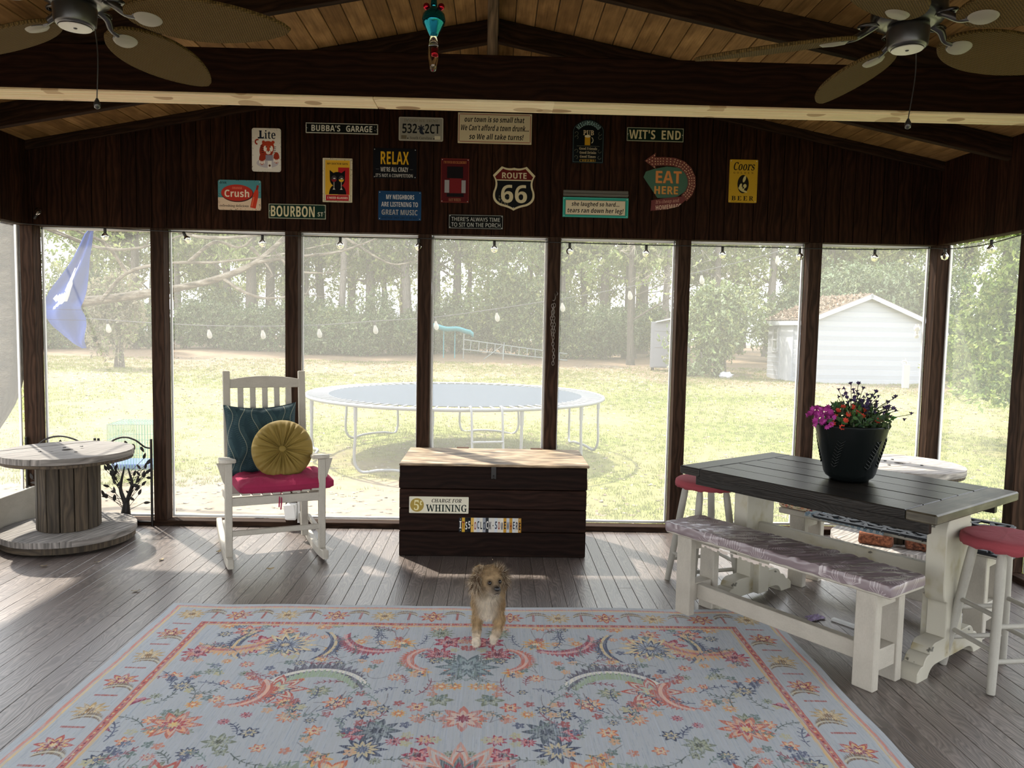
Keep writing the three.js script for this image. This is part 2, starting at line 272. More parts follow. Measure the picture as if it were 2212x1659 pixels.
// ---------- rug ----------
{
  const W = 2048, H = 1638, r = rng(91), S = W / 3.05;
  const map = canvasTex(W, H, (c) => {
    c.fillStyle = '#b3b8bb'; c.fillRect(0, 0, W, H);
    const half = () => {
      const flower = (x, y, R, n, cols, rot = 0) => { cols.forEach((col, k) => { const q = R * (1 - k / cols.length); c.fillStyle = col; c.beginPath(); for (let i = 0; i <= n * 8; i++) { const a = rot + (i / (n * 8)) * 2 * PI, rr = q * (0.78 + 0.22 * Math.cos(a * n) + 0.05 * Math.cos(a * n * 3)); c.lineTo(x + Math.cos(a) * rr, y + Math.sin(a) * rr * 0.92); } c.fill(); }); };
      const serr = (x, y, R, a0, a1, w, col, inner, flip = 1) => { // saw-edged curved leaf
        c.fillStyle = col; c.beginPath(); const N = 44; for (let i = 0; i <= N; i++) { const t = i / N, a = lerp(a0, a1, t), q = R + w * Math.sin(t * PI) * (0.75 + (i % 2) * 0.55); c.lineTo(x + flip * Math.cos(a) * q, y + Math.sin(a) * q); } for (let i = N; i >= 0; i--) { const t = i / N, a = lerp(a0, a1, t); c.lineTo(x + flip * Math.cos(a) * (R - w * 0.25 * Math.sin(t * PI)), y + Math.sin(a) * (R - w * 0.25 * Math.sin(t * PI))); } c.fill();
        if (inner) { c.strokeStyle = inner; c.lineWidth = w * 0.3; c.beginPath(); for (let i = 3; i <= N - 3; i++) { const a = lerp(a0, a1, i / N); c.lineTo(x + flip * Math.cos(a) * (R + w * 0.28), y + Math.sin(a) * (R + w * 0.28)); } c.stroke(); }
      };
      const sprig = (x, y, L, a, col) => { c.strokeStyle = col; c.lineWidth = 3.2; c.beginPath(); c.moveTo(x, y); c.quadraticCurveTo(x + Math.cos(a) * L * 0.5 - Math.sin(a) * L * 0.25, y + Math.sin(a) * L * 0.5 + Math.cos(a) * L * 0.25, x + Math.cos(a) * L, y + Math.sin(a) * L); c.stroke(); for (let i = 1; i < 5; i++) { const t = i / 5, px = x + Math.cos(a) * L * t - Math.sin(a) * L * 0.5 * t * (1 - t), py = y + Math.sin(a) * L * t + Math.cos(a) * L * 0.5 * t * (1 - t); for (const s of [-1, 1]) { c.beginPath(); c.moveTo(px, py); c.lineTo(px + Math.cos(a + s * 0.9) * 13, py + Math.sin(a + s * 0.9) * 13); c.stroke(); } } };
      const motif = (x, y) => { const q = r(); const P = [['#c0584c', '#dd9a82', '#e3c48b', '#7d3f46'], ['#3f475c', '#c9b88f', '#55607a'], ['#cf6c4a', '#e8b584', '#d9c9a4', '#b5534c'], ['#77806a', '#a3a98f', '#565c4c'], ['#dfac5f', '#cf7650', '#ebd5a6'], ['#a0394a', '#d08a86', '#6b2f40']][Math.floor(q * 6)]; flower(x, y, 16 + r() * r() * 48, 6 + Math.floor(r() * 6), P, r() * 3); };
      // field: jittered lattice of blossoms, joined by vines
      c.strokeStyle = 'rgba(92,84,88,0.55)'; c.lineWidth = 3;
      for (let k = 0; k < 34; k++) { const x = 210 + r() * 800, y = 200 + r() * 1240; c.beginPath(); c.moveTo(x, y); c.bezierCurveTo(x + 60 * (r() - 0.5), y + 90, x + 130 * (r() - 0.5), y + 60, x + 170 * (r() - 0.5), y + 150 * (r() - 0.2)); c.stroke(); }
      for (let j = 0; j < 16; j++) for (let i = 0; i < 10; i++) motif(215 + i * 84 + (j % 2) * 42 + (r() - 0.5) * 80, 205 + j * 80 + (r() - 0.5) * 60);
      for (let k = 0; k < 190; k++) { c.fillStyle = ['#a85a58', '#d3a57e', '#6b7d78', '#5a6178', '#c8826a', '#b9b58e'][Math.floor(r() * 6)]; const x = 200 + r() * 820, y = 190 + r() * 1260; for (let i = 0; i < 5; i++) { c.beginPath(); c.ellipse(x + Math.cos(i * 1.26) * 9, y + Math.sin(i * 1.26) * 9, 7, 5, i * 1.26, 0, 7); c.fill(); } }
      // large medallions and sickle leaves
      flower(470, 330, 96, 14, ['#d9bf8a', '#e4d2a2', '#4a5168', '#aab2bd', '#4a5168', '#d9bf8a']); serr(470, 330, 140, 2.3, 3.95, 34, '#4a5168', '#d9bf8a'); serr(470, 330, 140, 2.3, 3.95, 34, '#4a5168', '#d9bf8a', -1);
      serr(620, 640, 130, 3.3, 6.1, 52, '#5d5a66', '#e4e0d2'); serr(620, 640, 108, 3.4, 6.0, 30, '#9db08f', null); serr(300, 240, 120, 0.3, 2.4, 46, '#d9a777', '#c2736a'); serr(760, 250, 110, 1.0, 3.3, 40, '#a04a56', '#d79b95'); serr(640, 1130, 120, 3.4, 6.0, 50, '#8d9a86', '#dfe0d4');
      flower(520, 610, 86, 8, ['#bd5a4e', '#d8c7b0', '#bd5a4e', '#a9bfae', '#dcc48d', '#bd5a4e']); flower(330, 800, 70, 9, ['#c46a55', '#e1a983', '#b5484a', '#e0c07a']); flower(380, 1030, 90, 10, ['#bd5a4e', '#a9bdb2', '#d9a58a', '#7d3f46']); serr(250, 760, 90, 2.2, 4.4, 38, '#8b3a50', '#c77b84'); serr(410, 620, 80, -0.9, 1.5, 36, '#c2675a', '#e6b7a0');
      flower(1024, 1010, 150, 12, ['#d59a86', '#cfc0b4', '#d08470', '#5f6a6c', '#8f3d4a', '#5f6a6c', '#d59a86']); flower(1024, 470, 92, 10, ['#5f6f74', '#8fa3a5', '#5f6f74', '#9fb0b4']); flower(1024, 760, 66, 8, ['#c77a6c', '#d9b9a6', '#8f3d4a']); serr(930, 420, 70, 1.7, 4.6, 30, '#c9705f', '#e0b0a0'); flower(820, 820, 60, 9, ['#4c5560', '#7c868a', '#3c4450']); flower(1024, 1320, 110, 10, ['#c77a6c', '#d9b9a6', '#5f6f74', '#c77a6c']);
      for (let k = 0; k < 110; k++) sprig(200 + r() * 820, 190 + r() * 1260, 60 + r() * 50, r() * 6.3, ['#8b4a52', '#5a6460', '#6d7f79', '#4a5168'][Math.floor(r() * 4)]);
      // border band
      c.fillStyle = '#b3b8bb'; c.fillRect(0, 0, 1030, 172); c.fillRect(0, 0, 172, H); c.fillRect(0, H - 172, 1030, 172);
      for (let k = 0; k < 12; k++) { const t = 95 + k * 160, P = k % 2 ? ['#b5534c', '#d8b173', '#8a3a4a', '#e3c48b'] : ['#b79a6b', '#d9c08d', '#8a6a4a']; for (const [x, y] of [[t, 98], [t, H - 98], [98, t]]) { flower(x, y, 46, k % 2 ? 8 : 11, P, k); serr(x + (y < 110 || y > H - 110 ? 70 : 12), y + (y < 110 || y > H - 110 ? 12 : 72), 40, 3.6, 5.9, 20, '#7c6a58', '#c9bfa2'); } for (const [x, y] of [[t + 82, 98], [98, t + 82]]) { c.fillStyle = '#a5625c'; if (y === 98) c.fillRect(x - 4, y - 30, 8, 60); else c.fillRect(x - 30, y - 4, 60, 8); } }
      const frame = (d, w, col) => { c.strokeStyle = col; c.lineWidth = w; c.strokeRect(d, d, W - 2 * d, H - 2 * d); };
      frame(26, 9, '#d08c7c'); frame(36, 7, '#dfc088'); frame(163, 18, '#bf6458'); frame(178, 9, '#dcb57c');
      for (let k = 0; k < 110; k++) { c.fillStyle = k % 2 ? '#dcb57c' : '#8a3a4a'; const t = 163 + k * 15; c.fillRect(160, t, 6, 6); c.fillRect(t, 160, 6, 6); }
    };
    half(); c.save(); c.beginPath(); c.rect(1024, 0, 1024, H); c.clip(); c.translate(W, 0); c.scale(-1, 1); c.drawImage(c.canvas, 0, 0); c.restore();
    c.fillStyle = 'rgba(184,188,190,0.1)'; c.fillRect(0, 0, W, H);
    // abrash: streaks of worn pile along the weave
    for (let k = 0; k < 42000; k++) { const x = r() * W, y = r() * H; c.fillStyle = r() < 0.8 ? 'rgba(180,187,194,0.5)' : 'rgba(140,152,170,0.35)'; c.fillRect(x, y, 1 + r() * 1.2, 5 + r() * 26); }
    for (let k = 0; k < 5200; k++) { const x = r() * W, y = r() * H, L = 30 + r() * 160; c.fillStyle = r() < 0.62 ? `rgba(190,198,208,${0.12 + r() * 0.25})` : `rgba(126,142,166,${0.08 + r() * 0.16})`; c.fillRect(x, y, 1 + r() * 2.2, L); }
  });
  const g = new THREE.PlaneGeometry(3.05, 2.44, 60, 48).rotateX(-PI / 2), p = g.attributes.position;
  for (let i = 0; i < p.count; i++) { const x = p.getX(i), z = p.getZ(i), e = Math.max(Math.abs(x) / 1.525, Math.abs(z) / 1.22); p.setXYZ(i, x + 0.006 * noise3(1, z * 2.5, 4) * sstep(0.8, 1, e), 0.0075 + 0.0022 * (noise3(x * 1.8, 7, z * 1.8) + 1) * sstep(0.5, 0.9, e), z + 0.008 * noise3(x * 2.2, 3, 9) * sstep(0.8, 1, e)); }
  g.computeVertexNormals();
  const rug = thing('rug', 'pale blue patterned rug with coral and gold floral motifs on plank floor', 'rug', [-0.095, 0, 2.76]);
  part('pile', g, std(0xffffff, 0.96, { map, bumpMap: scaled(T.fineBump, 40, 40), bumpScale: 0.001 }), rug);
  const hem = []; for (const [a, b] of [[[-1.52, -1.215], [1.52, -1.215]], [[1.52, -1.215], [1.52, 1.215]], [[1.52, 1.215], [-1.52, 1.215]], [[-1.52, 1.215], [-1.52, -1.215]]]) hem.push(rod([a[0], 0.0045, a[1]], [b[0], 0.0045, b[1]], 0.004, 6));
  part('bound_edge', merge(hem), std([0.5, 0.54, 0.6], 0.9), rug);
}
// ---------- wooden chest ----------
{
  const t = thing('wooden_chest', 'large dark brown plank chest with pale lid and two novelty plates on front', 'chest', [0.005, 0, 0.335]);
  const ys = [0, 0.16, 0.305, 0.43, 0.575];
  for (let k = 0; k < 4; k++) {
    part('plank', bx(-0.588, 0.588, ys[k] + 0.003, ys[k + 1] - 0.001, 0.29, 0.312, 0.003, k + 3), M.chestWood[k % 3], t);
    part('plank', bx(-0.588, 0.588, ys[k] + 0.003, ys[k + 1] - 0.001, -0.312, -0.29, 0.003, k + 9), M.chestWood[k % 3], t);
    for (const s of [-1, 1]) part('plank', bx(s > 0 ? 0.566 : -0.588, s > 0 ? 0.588 : -0.566, ys[k] + 0.003, ys[k + 1] - 0.001, -0.29, 0.29, 0.003, k + 15 + s), M.chestWood[(k + 1) % 3], t);
  }
  part('bottom', bx(-0.566, 0.566, 0.012, 0.03, -0.29, 0.29, 0.002, 1), M.chestWood[0], t);
  const lid = part('lid', bx(-0.59, 0.6, 0.577, 0.593, -0.31, 0.325, 0.004, 12), M.lidWood, t);
  part('hasp', merge([bx(-0.016, 0.016, 0.5, 0.588, 0.3145, 0.32, 0.002, 1), at(new THREE.TorusGeometry(0.012, 0.003, 6, 14), 0, 0.512, 0.326, 0, PI / 2)]), M.iron, t);
  for (const x of [-0.22, 0.3]) part('hinge', merge([bx(x - 0.04, x + 0.04, 0.59, 0.597, -0.312, -0.295, 0.001, 1), rod([x - 0.042, 0.596, -0.313], [x + 0.042, 0.596, -0.313], 0.005, 8)]), M.rust, t);
  for (const s of [-1, 1]) part('rope_handle', tube([[s * 0.59, 0.52, 0.16], [s * 0.606, 0.46, 0.13], [s * 0.612, 0.39, 0.08], [s * 0.606, 0.42, 0.0], [s * 0.59, 0.5, -0.03]], 0.007, 30, 7), M.rust, t);
}
// ---------- spool tables ----------
function discSlices(R, n, y0, y1, mats, parent, name, turn, hole, seed) {
  const w = (2 * R) / n, r = rng(seed);
  for (let k = 0; k < n; k++) {
    const a = -R + k * w + 0.0025, b = a + w - 0.005, s = new THREE.Shape(), N = 14, X = (z) => Math.sqrt(Math.max(0, R * R - z * z)), pts = [];
    for (let i = 0; i <= N; i++) { const z = lerp(a, b, i / N); pts.push([X(z) * (0.994 + 0.006 * r()), z]); } for (let i = N; i >= 0; i--) { const z = lerp(a, b, i / N); pts.push([-X(z), z]); }
    pts.forEach(([x, z], i) => (i ? s.lineTo(x, z) : s.moveTo(x, z)));
    if (hole && k === (n - 1) / 2) { for (const [hx, hr, hs] of [[0, 0.036, 1], [0.085, 0.013, 0.7], [-0.105, 0.016, 0.6]]) { const h = new THREE.Path(); h.absellipse(hx, (b + a) / 2 + (hx ? 0.012 : 0), hr, hr * hs, 0, 2 * PI); s.holes.push(h); } }
    let g = new THREE.ExtrudeGeometry(s, { depth: y1 - y0 - 0.004, bevelEnabled: true, bevelSize: 0.002, bevelThickness: 0.002, bevelSegments: 1, curveSegments: 10 }).rotateX(PI / 2).translate(0, y1 - 0.002 + (r() - 0.5) * 0.002, 0);
    woodUV(g, 0, r() * 4, r() * 4); part(name, g.rotateY(turn), mats[Math.floor(r() * mats.length)], parent);
  }
}
function spool(label, pos, turn, mats, R) {
  const t = thing('cable_spool_table', label, 'table', pos, 0, undefined);
  discSlices(R, 5, 0.565, 0.605, mats, t, 'top_plank', turn, true, 3); discSlices(R - 0.006, 5, 0.545, 0.5645, M.stave, t, 'under_plank', turn + PI / 2, false, 5);
  discSlices(R + 0.01, 5, 0.062, 0.102, mats, t, 'base_plank', turn + 0.4, false, 7); discSlices(R, 5, 0.02, 0.0615, M.stave, t, 'base_under_plank', turn + PI / 2, false, 9);
  for (let k = 0; k < 3; k++) part('runner', bx(-0.2, 0.2, 0, 0.02, -0.2 + k * 0.18, -0.14 + k * 0.18, 0.002, k), M.stave[0], t);
  const n = 14, Rd = 0.172; for (let k = 0; k < n; k++) { const a = (k / n) * 2 * PI; part('stave', board((2 * PI * Rd) / n - 0.003, 0.443, 0.022, 0.003, k + 2), M.stave[k % 3], t, [Math.sin(a) * Rd, 0.3235, Math.cos(a) * Rd], [0, a, 0]); }
  part('core', lathe([[0, 0.105], [Rd - 0.014, 0.105], [Rd - 0.014, 0.543], [0, 0.543]], 20), M.black, t);
  for (const [x, z] of [[0.1, 0.09], [-0.12, 0.1], [0.02, -0.13], [-0.06, -0.07]]) part('bolt', lathe([[0, 0.61], [0.009, 0.609], [0.011, 0.604]], 10), M.iron, t, [x, 0, z]);
  return t;
}
spool('weathered cable spool table with round plank top beside the leaf tree gates', [-2.755, 0, 0.42], 0.9, M.spoolGrey, 0.386);
spool('sun-bleached cable spool table with bricks on its base behind the trestle table', [2.69, 0, 0.43], 0.35, [0, 1, 2].map((i) => std([0.6 + i * 0.05, 0.55 + i * 0.04, 0.5 + i * 0.04], 0.85, { map: gr })), 0.386);
// reclaimed bricks lying on the right-hand spool's base
{
  const bm = [std([0.36, 0.13, 0.065], 0.95, { map: scaled(T.blotch, 9, 9), bumpMap: fiB, bumpScale: 0.003 }), std([0.32, 0.115, 0.06], 0.95, { map: scaled(T.blotch, 7, 8), bumpMap: fiB, bumpScale: 0.003 })];
  const brick = (s) => { const g = mergeVertices(new THREE.BoxGeometry(0.2, 0.075, 0.095, 10, 5, 6).deleteAttribute('normal').deleteAttribute('uv')), p = g.attributes.position; for (let i = 0; i < p.count; i++) { const v = V3().fromBufferAttribute(p, i), q = v.clone(); q.x = clamp(q.x, -0.085, 0.085); q.y = clamp(q.y, -0.024, 0.024); q.z = clamp(q.z, -0.034, 0.034); const d = v.clone().sub(q), l = d.length(); if (l > 1e-6) v.copy(q).addScaledVector(d, 0.0145 / Math.max(l, 0.0145)); v.addScaledVector(v.clone().normalize(), 0.004 * noise3(v.x * 28 + s, v.y * 28, v.z * 28)); p.setXYZ(i, v.x, v.y, v.z); } g.computeVertexNormals(); return woodUV(g, 0); };
  tag(part('brick', brick(1), bm[0], scene, [2.475, 0.14, 0.6], [0, -0.62, 0]), 'rounded red brick with a patch of old mortar lying on bleached spool base', 'brick', 'bricks on the spool base');
  tag(part('brick', brick(5), bm[1], scene, [2.715, 0.14, 0.72], [0, -0.45, 0]), 'rounded red brick lying on spool base next to the mortar-stained one', 'brick', 'bricks on the spool base');
}
// ---------- rocking chair ----------
{
  const th = 0.411, t = thing('rocking_chair', 'white painted wooden rocking chair with slatted back', 'chair', [-1.389, 0, 0.612], th);
  const W = M.white, rock = (s) => { const pts = []; for (let i = 0; i <= 16; i++) { const z = lerp(0.33, -0.56, i / 16), y = 0.012 + 0.22 * (z + 0.02) * (z + 0.02); pts.push([z, y]); } const low = pts.map(([z, y]) => [z, y - 0.012]), up = pts.slice().reverse().map(([z, y]) => [z, y + 0.034]); return extrude([...low, ...up], 0.036, 0.004).rotateY(-PI / 2).translate(s, 0, 0); };
  for (const s of [-1, 1]) {
    part('rocker', woodUV(rock(s * 0.272), 2), W, t);
    part('front_leg', board(0.042, 0.575, 0.034, 0.004, 2), W, t, [s * 0.272, 0.335, 0.21]);
    part('back_post', board(0.044, 1.1, 0.034, 0.004, 3), W, t, [s * 0.238, 0.585, -0.262], [-0.125, 0, 0]);
    const arm = (() => { const sh = new THREE.Shape(); sh.moveTo(-0.26, -0.03); sh.lineTo(0.16, -0.036); sh.quadraticCurveTo(0.29, -0.05, 0.29, 0); sh.quadraticCurveTo(0.29, 0.056, 0.15, 0.044); sh.lineTo(-0.26, 0.02); sh.closePath(); return extrude(sh, 0.022, 0.004).rotateX(PI / 2).rotateY(-PI / 2); })();
    part('arm', woodUV(arm, 2), W, t, [s * 0.272, 0.606, 0], [-0.13, 0, 0]);
    part('arm_bracket', woodUV(extrude([[0, 0], [0.04, 0.0], [0.006, -0.11], [0, -0.12]], 0.022, 0.002), 1), W, t, [s * 0.294, 0.622, 0.21], [0, s < 0 ? PI : 0, 0]);
    part('side_rail', board(0.024, 0.05, 0.46, 0.003, 4), W, t, [s * 0.262, 0.378, -0.01], [-0.07, 0, 0]);
    part('side_stretcher', board(0.022, 0.03, 0.43, 0.003, 5), W, t, [s * 0.264, 0.165, -0.01]);
  }
  part('front_rail', board(0.52, 0.052, 0.022, 0.003, 6), W, t, [0, 0.39, 0.212]);
  part('front_stretcher', board(0.52, 0.032, 0.022, 0.003, 7), W, t, [0, 0.2, 0.212]);
  part('back_rail', board(0.46, 0.045, 0.022, 0.003, 8), W, t, [0, 0.362, -0.236]);
  const top = (() => { const sh = new THREE.Shape(); sh.moveTo(-0.218, 0); sh.lineTo(0.218, 0); sh.lineTo(0.218, 0.05); sh.quadraticCurveTo(0, 0.094, -0.218, 0.05); sh.closePath(); return extrude(sh, 0.022, 0.003); })();
  part('top_rail', woodUV(top, 0), W, t, [0, 1.025, -0.318], [-0.125, 0, 0]);
  part('lower_rail', board(0.44, 0.045, 0.02, 0.003, 9), W, t, [0, 0.5, -0.252], [-0.125, 0, 0]);
  for (let k = 0; k < 5; k++) part('back_slat', board(0.036, 0.545, 0.012, 0.002, k + 30), W, t, [-0.152 + k * 0.076, 0.762, -0.284], [-0.125, 0, 0]);
  for (let k = 0; k < 9; k++) { const x = -0.232 + k * 0.058; part('seat_slat', board(0.048, 0.013, 0.47, 0.003, k + 50), W, t, [x, 0.421 - 0.012 * Math.cos((x / 0.27) * PI / 2), -0.005], [-0.075, 0, 0]); }
  // cushions: things that rest on the chair
  const wpos = (x, y, z) => { const c = Math.cos(th), s = Math.sin(th); return [-1.389 + x * c + z * s, y, 0.612 - x * s + z * c]; };
  const pad = thing('seat_cushion', 'magenta quilted seat cushion lying on the rocking chair', 'cushion', wpos(0.06, 0.425, 0.0), th + 0.03);
  { const g = new THREE.BoxGeometry(0.58, 0.1, 0.47, 48, 6, 40), p = g.attributes.position; for (let i = 0; i < p.count; i++) { let x = p.getX(i), y = p.getY(i), z = p.getZ(i); const ex = Math.abs(x) / 0.28, ez = Math.abs(z) / 0.23, e = Math.max(ex, ez), f = Math.sqrt(Math.max(0, 1 - Math.pow(e, 5))); const pinch = 1 - 0.05 * (1 - Math.pow(Math.abs(ex - ez), 0.5)); y = y * (0.25 + 0.75 * f) + 0.035; if (p.getY(i) > 0) y += 0.014 * noise3(x * 7, 4, z * 7) * f + 0.003 * Math.sin((x + z) * 95) * Math.sin((x - z) * 95) * f + 0.012 * (x > 0.2 ? (x - 0.2) * 8 : 0); else y -= 0; x *= pinch; z *= pinch; p.setXYZ(i, x, Math.max(y, 0.004 + (x / 0.28) ** 2 * 0.004), z); } g.computeVertexNormals(); part('pad', g, std([0.3, 0.012, 0.06], 0.9, { bumpMap: scaled(T.fineBump, 3, 3), bumpScale: 0.002 }), pad); }
  part('tie', merge([tube([[-0.05, 0.01, 0.2], [-0.05, -0.03, 0.222], [-0.052, -0.085, 0.22]], 0.004, 10, 6), tube([[-0.04, 0.01, 0.2], [-0.038, -0.04, 0.224], [-0.042, -0.1, 0.222]], 0.004, 10, 6)]), std([0.3, 0.012, 0.06], 0.9), pad);
  // feather-patterned square pillow
  const fm = canvasTex(512, 512, (c, w, h) => { c.fillStyle = '#0f2c33'; c.fillRect(0, 0, w, h); const r = rng(4); for (let k = 0; k < 2600; k++) { c.fillStyle = `rgba(${20 + r() * 20},${55 + r() * 25},${62 + r() * 30},0.25)`; c.fillRect(r() * w, r() * h, 2, 8); } for (let q = 0; q < 6; q++) { const x0 = 30 + q * 92; const X = (y) => x0 + 26 * Math.sin(y / 52 + q * 1.7); c.strokeStyle = 'rgba(176,166,138,0.85)'; c.lineWidth = 3; c.beginPath(); for (let y = 0; y < h; y += 6) c.lineTo(X(y), y); c.stroke(); c.lineWidth = 1; c.strokeStyle = 'rgba(150,160,150,0.55)'; for (let y = 0; y < h; y += 7) { const s = Math.cos(y / 52 + q * 1.7) > 0 ? 1 : -1; for (const d of [-1, 1]) { c.beginPath(); c.moveTo(X(y), y); c.quadraticCurveTo(X(y) + d * 20, y - 4, X(y) + d * 38, y + 10 * s); if (d === s || y % 14 === 0) c.stroke(); } } } });
  const pil = thing('throw_pillow', 'dark teal square pillow with pale feather lines leaning on chair back', 'pillow', wpos(-0.035, 0.478, -0.125), th - 0.04);
  { const g = new THREE.BoxGeometry(0.45, 0.46, 0.13, 30, 30, 4), p = g.attributes.position; for (let i = 0; i < p.count; i++) { let x = p.getX(i), y = p.getY(i), z = p.getZ(i); const ex = Math.abs(x) / 0.225, ey = Math.abs(y) / 0.23, f = Math.pow(Math.max(0, 1 - ex ** 4) * Math.max(0, 1 - ey ** 4), 0.45); z *= 0.08 + 0.92 * f; z += Math.sign(z || 1) * f * 0.006 * noise3(x * 11, y * 11, z > 0 ? 3 : 8); const k = 1 - 0.075 * (1 - Math.max(ex, ey) ** 2 * 0) * (1 - Math.min(ex, ey) ** 2) * Math.max(ex, ey) ** 3; x *= ex > ey ? k : 1; y *= ey >= ex ? k : 1; p.setXYZ(i, x, y + 0.23 - 0.012 * (1 - ex * ex) * (y > 0 ? ey : 0), z); } g.computeVertexNormals(); part('cover', g, std(0xffffff, 0.85, { map: fm }), pil, [0, 0, 0], [-0.22, 0, 0.02]); }
  const rc = thing('round_cushion', 'mustard velvet round cushion with pleated face and center button', 'cushion', wpos(0.06, 0.478, 0.055), th - 0.12);
  { const R = 0.186, N = 160, Mr = 26, pos = [], idx = [], r = rng(8), ph = Array.from({ length: 46 }, () => [Math.floor(18 + r() * 40), r() * 7, r()]); const prof = (k) => { const a = lerp(0, PI, k / Mr); return [R * Math.pow(Math.sin(a), 0.62), 0.058 * Math.cos(a) * (1 - 0.72 * Math.exp(-Math.pow(Math.sin(a) * 2.6, 2)))]; }; for (let k = 0; k <= Mr; k++) { const [q, z] = prof(k); for (let i = 0; i < N; i++) { const a = (i / N) * 2 * PI; const fold = (Math.sin(a * 23 + 1.5 * Math.sin(a * 5)) + 0.7 * Math.sin(a * 37 + 2)) * 0.0062 * Math.pow(Math.sin(Math.min(1, q / R) * PI * 0.96), 0.6) * (Math.abs(z) > 0.012 ? 1 : 0.35); pos.push(Math.cos(a) * q, Math.sin(a) * q + R, z + Math.sign(z) * fold); } } for (let k = 0; k < Mr; k++) for (let i = 0; i < N; i++) { const a = k * N + i, b = k * N + ((i + 1) % N), c = a + N, d = b + N; idx.push(a, c, b, b, c, d); } const g = new THREE.BufferGeometry(); g.setAttribute('position', new THREE.Float32BufferAttribute(pos, 3)); g.setIndex(idx); g.computeVertexNormals(); const vel = phys([0.2, 0.135, 0.022], 0.75, { sheen: 1, sheenColor: new THREE.Color(0.3, 0.24, 0.08), sheenRoughness: 0.5 }); const b = part('cover', g, vel, rc, [0, 0, 0], [-0.3, 0, 0]); part('button', at(lathe([[0, 0.008], [0.012, 0.007], [0.02, 0.002], [0.021, -0.004]], 24), 0, 0, 0, PI / 2), vel, b, [0, R, 0.034]); }
}
// ---------- trestle table ----------
const TB = thing('trestle_table', 'farmhouse trestle table with dark plank top and chipped cream legs', 'table', [1.707, 0, 1.69], -0.936);
{
  const L = 1.3, Wd = 0.83, y0 = 0.7, y1 = 0.742, eb = 0.125, n = 5, w = Wd / n;
  for (let k = 0; k < n; k++) part('top_plank', bx(-L / 2 + eb + 0.002, L / 2 - eb - 0.002, y0, y1 - (k % 2) * 0.0008, -Wd / 2 + k * w + 0.002, -Wd / 2 + (k + 1) * w - 0.002, 0.003, k + 3), M.tableDark[k % 2], TB);
  part('end_board', bx(-L / 2, -L / 2 + eb, y0, y1, -Wd / 2, Wd / 2, 0.005, 12), M.tableDark[1], TB);
  part('end_board', bx(L / 2 - eb, L / 2, y0, y1, -Wd / 2, Wd / 2, 0.006, 14), M.tableWorn, TB);
  for (const z of [-0.33, 0.33]) part('apron', bx(-L / 2 + 0.05, L / 2 - 0.06, y0 - 0.06, y0 - 0.001, z - 0.015, z + 0.015, 0.003, 4), M.tableDark[0], TB);
  for (const x of [-0.47, 0.53]) {
    const sh = new THREE.Shape(); sh.moveTo(-0.075, 0.135); sh.lineTo(-0.075, 0.27); sh.quadraticCurveTo(-0.072, 0.3, -0.1, 0.305); sh.quadraticCurveTo(-0.12, 0.33, -0.118, 0.4); sh.lineTo(-0.118, 0.6); sh.quadraticCurveTo(-0.116, 0.655, -0.07, 0.675); sh.lineTo(-0.07, 0.699); sh.lineTo(0.07, 0.699); sh.lineTo(0.07, 0.675); sh.quadraticCurveTo(0.116, 0.655, 0.118, 0.6); sh.lineTo(0.118, 0.4); sh.quadraticCurveTo(0.12, 0.33, 0.1, 0.305); sh.quadraticCurveTo(0.072, 0.3, 0.075, 0.27); sh.lineTo(0.075, 0.135); sh.closePath();
    part('leg', woodUV(extrude(sh, 0.085, 0.004, 10).rotateY(PI / 2), 1), M.cream2, TB, [x, 0, 0]);
    const f = new THREE.Shape(); f.moveTo(-0.32, 0); f.lineTo(-0.23, 0); f.quadraticCurveTo(-0.21, 0.045, -0.15, 0.045); f.lineTo(0.15, 0.045); f.quadraticCurveTo(0.21, 0.045, 0.23, 0); f.lineTo(0.32, 0); f.lineTo(0.32, 0.035);
    for (const s of [1, -1]) { const e = s > 0 ? (q) => f.quadraticCurveTo(...q) : null; if (s > 0) { e([0.3, 0.06, 0.27, 0.058]); e([0.25, 0.1, 0.215, 0.095]); e([0.2, 0.14, 0.15, 0.135]); } else { f.lineTo(-0.15, 0.135); f.quadraticCurveTo(-0.2, 0.14, -0.215, 0.095); f.quadraticCurveTo(-0.25, 0.1, -0.27, 0.058); f.quadraticCurveTo(-0.3, 0.06, -0.32, 0.035); } }
    f.closePath(); part('foot', woodUV(extrude(f, 0.085, 0.003, 8).rotateY(PI / 2), 2), M.cream2, TB, [x, 0, 0]);
    part('foot_block', bx(x - 0.02 + Math.sign(x) * -0.06, x + 0.02 + Math.sign(x) * -0.06, 0.046, 0.3, -0.045, 0.045, 0.003, 4), M.cream2, TB);
  }
  part('stretcher', bx(-0.43, 0.49, 0.33, 0.43, -0.016, 0.016, 0.003, 5), M.cream2, TB);
}
// ---------- benches ----------
function bench(label, pos, turn, L, bare) {
  const t = thing('trestle_bench', label, 'bench', pos, turn);
  for (const x of [-1, 1]) {
    for (const z of [-1, 1]) part('leg', bx(x * (L / 2 - 0.11) - 0.046, x * (L / 2 - 0.11) + 0.046, 0, 0.408, z * 0.09 - 0.022, z * 0.09 + 0.022, 0.004, 3 + x + z), M.white, t);
    part('leg_tie', bx(x * (L / 2 - 0.11) - 0.036, x * (L / 2 - 0.11) + 0.036, 0.075, 0.165, -0.068, 0.068, 0.003, 8), M.white, t);
    part('top_cleat', bx(x * (L / 2 - 0.11) - 0.03, x * (L / 2 - 0.11) + 0.03, 0.34, 0.408, -0.068, 0.068, 0.003, 9), M.white, t);
  }
  part('stretcher', bx(-(L / 2 - 0.146), L / 2 - 0.146, 0.085, 0.16, 0.0, 0.045, 0.003, 5), M.white, t);
  if (bare) part('seat_board', bx(-L / 2, L / 2, 0.409, 0.442, -0.13, 0.13, 0.005, 6), M.white, t);
  return t;
}
